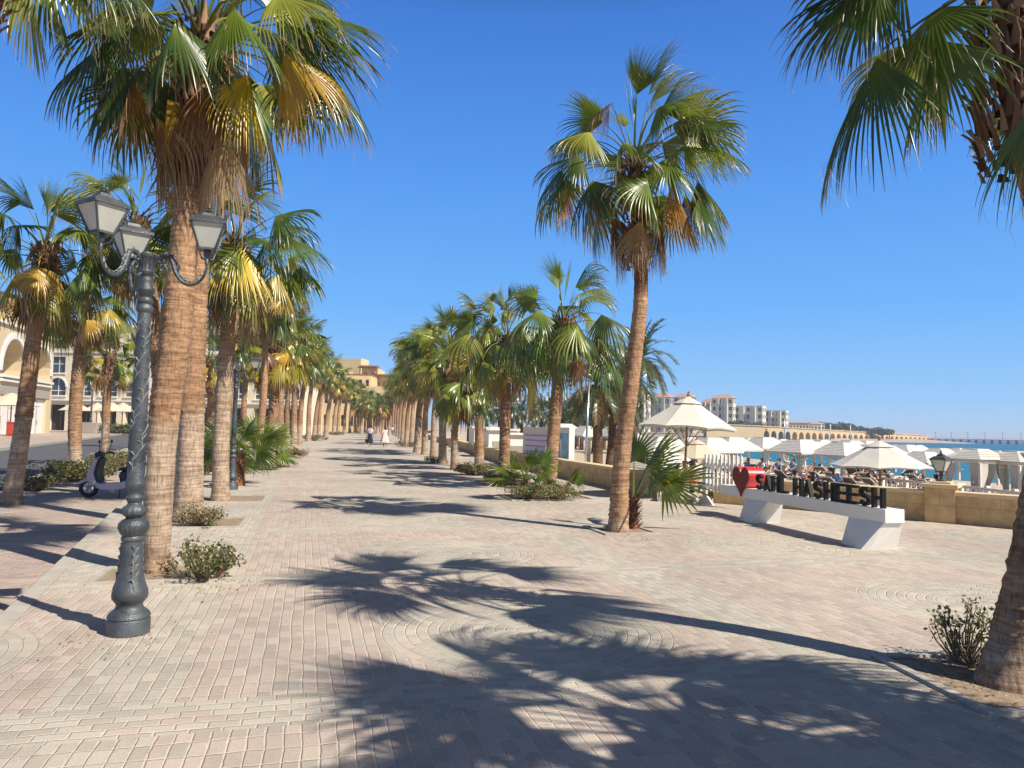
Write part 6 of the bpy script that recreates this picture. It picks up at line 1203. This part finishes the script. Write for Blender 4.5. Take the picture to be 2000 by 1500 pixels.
# loungers with mesh backs, many with sunbathers
def make_lounger(loc, rz, label, group):
    r = empty('sun_lounger', loc, label, 'sun lounger', group, rz); fm = MB(); ang = rad(38)
    for x_ in (-.33, .33): fm.box((x_, .45, .30), (.05, 1.35, .05)); [fm.box((x_, y_, .14), (.05, .05, .28)) for y_ in (-.15, 1.05)]; fm.tube([(x_, -.20, .31), (x_, -.20 - .72 * math.cos(ang), .31 + .72 * math.sin(ang))], .026, 4)
    fm.box((0, -.2 - .74 * math.cos(ang), .31 + .74 * math.sin(ang)), (.7, .04, .05)); fm.box((0, 1.13, .30), (.7, .05, .05)); fm.build('frame', M['white'], r)
    s_ = MB(); s_.box((0, .46, .318), (.60, 1.30, .02)); s_.build('seat', M['taupe'], r); bk = MB(); bk.add([(-.30, -.2, .325), (.30, -.2, .325), (.30, -.2 - .72 * math.cos(ang), .33 + .72 * math.sin(ang)), (-.30, -.2 - .72 * math.cos(ang), .33 + .72 * math.sin(ang)), (-.30, -.2, .305), (.30, -.2, .305), (.30, -.2 - .72 * math.cos(ang), .31 + .72 * math.sin(ang)), (-.30, -.2 - .72 * math.cos(ang), .31 + .72 * math.sin(ang))], [(0, 1, 2, 3), (7, 6, 5, 4), (3, 2, 6, 7), (0, 3, 7, 4), (1, 5, 6, 2)]); bk.build('backrest', M['taupe'], r)
    return r
poses = [(sit(rad(52), knees=.0), None, (M['navy'], 'swim')), (sit(rad(48), knees=.35), None, (M['blue'], 'swim')), (sit(rad(10), knees=.3), M['white'], (M['navy'], 'short')), (sit(rad(50), knees=.2), M['purple'], (M['navy'], 'short')), (sit(rad(46), knees=.1), M['pink'], (M['lavender'], 'short')), (sit(rad(15), knees=.4), M['blue'], (M['jean'], 'short'))]
plooks = ['bare-chested person in dark swimwear', 'bare-chested person in blue swimwear', 'person in white shirt sitting up', 'person in plum top lying back', 'person in pink top lying back', 'person in blue top sitting up']
PM = [person_meshes(a, b_, c, 'long' if i % 2 else 'short') for i, (a, b_, c) in enumerate(poses)]
proto = None; rnd = random.Random(8); cnt = 0; pc = 0
rows_ = [(20.5, 1480, 1760, 8), (23.5, 1455, 1790, 9), (27, 1385, 1850, 12), (31, 1380, 1850, 12), (35.5, 1400, 1840, 12), (41, 1420, 1820, 12), (48, 1440, 1780, 11)]
rown = ['nearest', 'second', 'third', 'fourth', 'fifth', 'sixth', 'farthest']
for ri, (Y, a, b_, n_) in enumerate(rows_):
    for i in range(n_):
        px = a + (b_ - a) * (i + .5) / n_ + rnd.uniform(-4, 4); Yj = Y + rnd.uniform(-.4, .4) - (px - 1450) * .004; loc = D(px, 900, Yj); loc[2] = -1.0 - .005 * (Yj - 18); rz = rad(rnd.choice([-62, -55, -68, 118]) + rnd.uniform(-8, 8))
        if ri < 3 and any(math.hypot(loc[0] - q[0], loc[1] - q[1]) < .75 for q in occupied): continue
        lb_ = 'taupe mesh sun lounger with white frame, %s row from the wall, %s from the left' % (rown[ri], ordn[i])
        if proto is None: proto = make_lounger(loc, rz, lb_, 'sun loungers on the beach'); o = proto
        else: o = copy_tree(proto); o.location = V3(loc); o.rotation_euler.z = rz; o['label'] = lb_
        if rnd.random() < .62:
            k = rnd.randrange(6); c, s_ = math.cos(rz), math.sin(rz); lx, ly = 0, -.06; place_person(PM[k], (loc[0] - ly * s_, loc[1] + ly * c, loc[2] + .328), rz, '%s on the %s lounger of the %s row' % (plooks[k], ordn[i], rown[ri]), 'people on the sun loungers', 1.0)
# round life-ring board by the water
b = D(1540, 890, 50); r = empty('life_ring', (b[0], b[1], .12), 'round life ring hanging among the sunshades near the water', 'life ring'); mb = MB(); mb.tube([(.36 * math.cos(a), 0, .36 * math.sin(a)) for a in np.linspace(0, 2 * PI, 24)], .07, 8, caps=False); mb.build('ring', M['whitecloth'], r, smooth=True); mb = MB(); mb.tube([(0, .1, -1.35), (0, .1, .4)], .04, 6); mb.build('post', M['palewood'], r)

# ------------------------------------------------------------------ billboard, kiosks, poles
Pr, Pl = np.array([2.12, 27.0, 0]), np.array([.50, 31.5, 0]); L_ = math.dist(Pr, Pl); r = empty('billboard', Pl, 'white framed board with striped map panel and blue beach advert', 'billboard', rz=math.atan2(Pr[1] - Pl[1], Pr[0] - Pl[0]))
mb = MB(); mb.box((L_ / 2, .12, .25), (L_, .22, 2.9)); mb.build('case', M['white'], r, bevel=.01)
M['mapblue'] = mat('pale_blue_print', (.50, .66, .92), .4, .08, 6); M['magenta'] = mat('magenta_print', (.62, .10, .30), .4, .05, 5); M['adblue'] = mat('sea_blue_print', (.05, .36, .80), .35, .4, 1.6, col2=(.22, .62, .95)); 
q = MB(); q.box((L_ * .36, -.003, .62), (L_ * .60, .012, 1.62)); mp_ = q.build('map_panel', M['mapblue'], r)
q = MB(); [q.box((L_ * .36, -.014, z_), (L_ * .6, .008, .055)) for z_ in (1.36, .93, .47, .05)]; [q.box((L_ * .36, -.0135, z_), (L_ * .55, .007, .05)) for z_ in (1.16, .7)]; q.build('map_stripes', M['magenta'], mp_)
q = MB(); q.box((L_ * .86, -.003, .60), (L_ * .24, .012, 1.75)); ad = q.build('advert_panel', M['adblue'], r)
q = MB(); q.prism([(L_ * .84, 1.2), (L_ * .87, 1.3), (L_ * .89, .5), (L_ * .93, .2), (L_ * .86, .05), (L_ * .83, .1), (L_ * .85, .6)], -.022, -.012); q.build('advert_figure', M['white'], ad)
for i, (px, Y, w_, d_, h_, lb_) in enumerate([(975, 42, 1.6, 2.2, 2.6, 'grey-sided white kiosk box left of the billboard'), (952, 50, 2.2, 2.4, 2.7, 'white kiosk hut behind the fourth right palm'), (1003, 38, 1.0, 1.6, 2.4, 'small white kiosk directly left of the billboard')]):
    b = D(px, 860, Y); b[2] = -1.1; r = empty('beach_kiosk', b, lb_, 'kiosk', 'white beach kiosks', .2); q = MB(); q.box((0, 0, h_ / 2), (w_, d_, h_)); q.build('wall', M['white'], r, bevel=.01); q = MB(); q.box((0, 0, h_ + .06), (w_ + .3, d_ + .3, .1)); q.build('roof', M['white'], r); q = MB(); q.box((0, -d_ / 2 - .02, h_ * .6), (w_ * .7, .04, h_ * .35)); q.build('hatch', M['inner'], r)
for x0, y0, x1, y1, Y, rr_, lb_, mm in [(1141, 905, 1151, 735, 24, .045, 'thin grey metal pole behind the wall beside the sturdy palm', 'chrome'), (1262, 815, 1266, 728, 60, .07, 'slim grey pole rising behind the big umbrella', 'chrome'), (1020, 872, 1031, 806, 33, .05, 'leaning white pole above the billboard', 'white'), (1622, 860, 1622, 828, 300, .22, 'tall white mast on the far shore, middle one', 'white'), (1604, 860, 1604, 828, 300, .18, 'tall white mast on the far shore, left one', 'white'), (1661, 862, 1661, 830, 300, .22, 'tall white mast on the far shore, right one', 'white'), (1532, 862, 1532, 815, 120, .10, 'slender grey mast by the water above the sign', 'chrome')]:
    a, b = D(x0, y0, Y), D(x1, y1, Y)
    if Y < 200: a[2] = min(a[2], -1.0)
    q = MB(); q.tube([(0, 0, 0), tuple(b - a)], [rr_, rr_ * .7], 10); q.tube([tuple(b - a), tuple(b - a + np.array([0, 0, .08]))], [rr_ * 1.3, rr_ * .6], 8); o = q.build('pole', M[mm], None, smooth=True, loc=a); tag(o, lb_, 'pole')
# black shapes: beach speakers and bins near the wall left out of sight of detail
b = G(1893, 1000); q = MB()

# ------------------------------------------------------------------ scooter
def scooter(b, rz, label, mp, md, s=1.0):
    r = empty('motor_scooter', b, label, 'scooter', None, rz); r.scale = (s,) * 3        # local x forward, wheels at x = +-.62
    for x_ in (.62, -.62):
        w_ = MB(); w_.tube([(x_ + .165 * math.cos(a), 0, .215 + .165 * math.sin(a)) for a in np.linspace(0, 2 * PI, 28)], .05, 10, caps=False); wo = w_.build('wheel', M['rubber'], r, smooth=True)
        rm = MB(); rm.tube([(x_ + .118 * math.cos(a), 0, .215 + .118 * math.sin(a)) for a in np.linspace(0, 2 * PI, 24)], .018, 6, caps=False)
        for k in range(3): a = k * 2 * PI / 3 + .4; rm.box((0, 0, 0), (.11, .05, .035), 0, Matrix.Translation((x_ + .06 * math.cos(a), 0, .215 + .06 * math.sin(a))) @ Matrix.Rotation(-a, 4, 'Y'))
        X_ = Matrix.Translation((x_, 0, .215)) @ Matrix.Rotation(PI / 2, 4, 'X'); rm.lathe([(.035, -.06), (.035, .06)], 12, X=X_); rm.build('rim', M['chrome'], wo, autosmooth=40)
    f = MB(); f.prism([(.50, .37), (.62, .44), (.76, .39), (.90, .30), (.80, .29), (.66, .36), (.52, .33)], -.075, .075, 0, inset=.12); f.build('front_fender', M[mp], r, autosmooth=50)
    sh = MB(); sh.prism([(.52, .33), (.62, .42), (.60, .58), (.52, .78), (.44, .90), (.36, .92), (.42, .76), (.46, .55), (.40, .36), (.30, .27), (.36, .24), (.46, .26)], -.19, .19, 0, inset=.16); sh.build('leg_shield', M[mp], r, autosmooth=50)
    inn = MB(); inn.prism([(.41, .34), (.47, .55), (.43, .76), (.37, .90), (.33, .88), (.38, .70), (.40, .52), (.34, .36)], -.15, .15, 0, inset=.1); inn.build('inner_shield', M[md], r, autosmooth=50)
    fl = MB(); fl.prism([(.44, .24), (.36, .33), (-.12, .33), (-.22, .40), (-.34, .36), (-.30, .24), (-.1, .19), (.3, .18)], -.19, .19, 0, inset=.1); fl.build('floorboard', M[mp], r, autosmooth=50)
    rb_ = MB(); rb_.prism([(-.10, .33), (-.05, .52), (-.12, .62), (-.5, .66), (-.82, .68), (-.88, .60), (-.72, .46), (-.48, .42), (-.38, .34), (-.25, .30)], -.16, .16, 0, inset=.18); rb_.build('rear_body', M[md], r, autosmooth=50)
    se = MB(); se.prism([(-.02, .60), (-.06, .68), (-.3, .70), (-.42, .78), (-.80, .80), (-.86, .72), (-.5, .66), (-.12, .62)], -.13, .13, 0, inset=.2); se.build('seat', M['rubber'], r, autosmooth=50)
    en = MB(); en.prism([(-.30, .14), (-.22, .26), (-.45, .34), (-.72, .30), (-.75, .20), (-.6, .14)], -.13, .07, 0, inset=.15); en.tube([(-.3, -.14, .2), (-.6, -.15, .2), (-.9, -.15, .26)], [.03, .05, .05], 10); en.build('engine', M['darkplastic'], r, autosmooth=40)
    fk = MB(); fk.tube([(.62, .075, .22), (.56, .07, .40), (.42, 0, .92)], .02, 8); fk.tube([(.62, -.075, .22), (.56, -.07, .40)], .02, 8); fk.build('fork', M['chrome'], r, smooth=True)
    hb = MB(); hb.tube([(.28, -.36, .98), (.33, -.2, 1.0), (.42, -.06, .96), (.42, .06, .96), (.33, .2, 1.0), (.28, .36, .98)], .017, 8); hb.prism([(.34, .90), (.48, .88), (.50, .98), (.42, 1.04), (.34, 1.0)], -.10, .10, 0, inset=.15); hb.build('handlebar', M['darkplastic'], r, autosmooth=50)
    for y_ in (-1, 1):
        g = MB(); g.tube([(.30, y_ * .24, 1.0), (.27, y_ * .36, .975)], .024, 8); g.build('grip', M['rubber'], r, smooth=True)
        mm_ = MB(); mm_.tube([(.34, y_ * .2, 1.0), (.32, y_ * .25, 1.12), (.31, y_ * .28, 1.2)], .008, 6); mm_.lathe([(.0, -.012), (.038, -.010), (.042, 0), (.035, .012), (0, .014)], 14, X=Matrix.Translation((.31, y_ * .29, 1.25)) @ Matrix.Rotation(PI / 2, 4, 'Y')); mm_.build('mirror', M['darkplastic'], r, autosmooth=40)
    hl_ = MB(); hl_.lathe([(.07, -.02), (.065, .02), (.03, .035), (0, .038)], 16, X=Matrix.Translation((.50, 0, .94)) @ Matrix.Rotation(PI / 2, 4, 'Y')); hl_.build('headlight', M['glassmilk'], r, autosmooth=40)
    rk = MB(); rk.tube([(-.72, .10, .78), (-.9, .10, .86), (-.95, 0, .88), (-.9, -.10, .86), (-.72, -.10, .78)], .012, 6); rk.build('grab_rail', M['chrome'], r, smooth=True)
    kk = MB(); kk.tube([(-.1, .1, .22), (-.14, .22, .0)], .012, 6); kk.build('side_stand', M['darkplastic'], r)
    return r
b = G(166, 972, -.12); b = b + np.array([.66, .10, 0]); scooter(b, rad(184), 'lilac-grey motor scooter parked facing left behind the big lamp post', 'lilac', 'darkplastic')
b = G(285, 948, -.12); scooter(b, rad(150), 'dark motor scooter parked behind the lilac-grey one, hidden by trunks', 'darkplastic', 'darkplastic', 1.05)
b = G(398, 930, -.12); scooter(b, rad(100), 'black motorbike-like scooter glimpsed between the second and third palm trunks', 'rubber', 'darkplastic', 1.35)
# hedge, red box and planter by the cafe
b = D(238, 840, 98); b[2] = -.1; bush(0, 0, 4.6, .8, 1.5, 'long clipped green hedge in front of the cafe umbrellas', 60, 9000, twigs=120, leaf=.10, dry=.12, name='hedge', world=b, cols=[(.08, .11, .03), (.13, .16, .05), (.2, .22, .09)])
b = D(310, 838, 112); b[2] = -.1; bush(0, 0, 6, .8, 1.5, 'second clipped hedge right of the lamp post', 61, 6000, twigs=90, leaf=.12, dry=.15, name='hedge', world=b, cols=[(.08, .11, .03), (.13, .16, .05)])
b = G(23, 852, -.1); q = MB(); q.box((0, 0, .65), (.75, .6, 1.3)); q.box((0, 0, 1.34), (.85, .7, .08)); o = q.build('utility_box', M['wetred'], None, loc=b, bevel=.03); tag(o, 'red metal box standing on the pavement before the arcaded building', 'utility box'); q = MB(); q.box((0, -.31, .7), (.6, .03, 1.0)); q.build('door', M['wetred'], o)
b = G(174, 846, -.1); q = MB(); q.box((0, 0, .7), (2.2, 1.0, 1.4), taper=1.12); o = q.build('planter', M['inner'], None, loc=b, bevel=.05); tag(o, 'grey square planter box at the left end of the hedge', 'planter')
# ------------------------------------------------------------------ coastal air
hz = MB(); hz.box((0, 2000, 13), (9000, 9000, 30)); o = hz.build('haze', M['white']); tag(o, 'thin pale sea haze over the whole shore', 'haze', kind='stuff'); o.data.materials.clear()
m = bpy.data.materials.new('haze_air'); m.use_nodes = True; m.node_tree.nodes.clear(); out = m.node_tree.nodes.new('ShaderNodeOutputMaterial'); pv = m.node_tree.nodes.new('ShaderNodeVolumePrincipled'); pv.inputs['Color'].default_value = (.8, .88, 1, 1); pv.inputs['Density'].default_value = .00035; m.node_tree.links.new(pv.outputs[0], out.inputs['Volume']); o.data.materials.append(m)
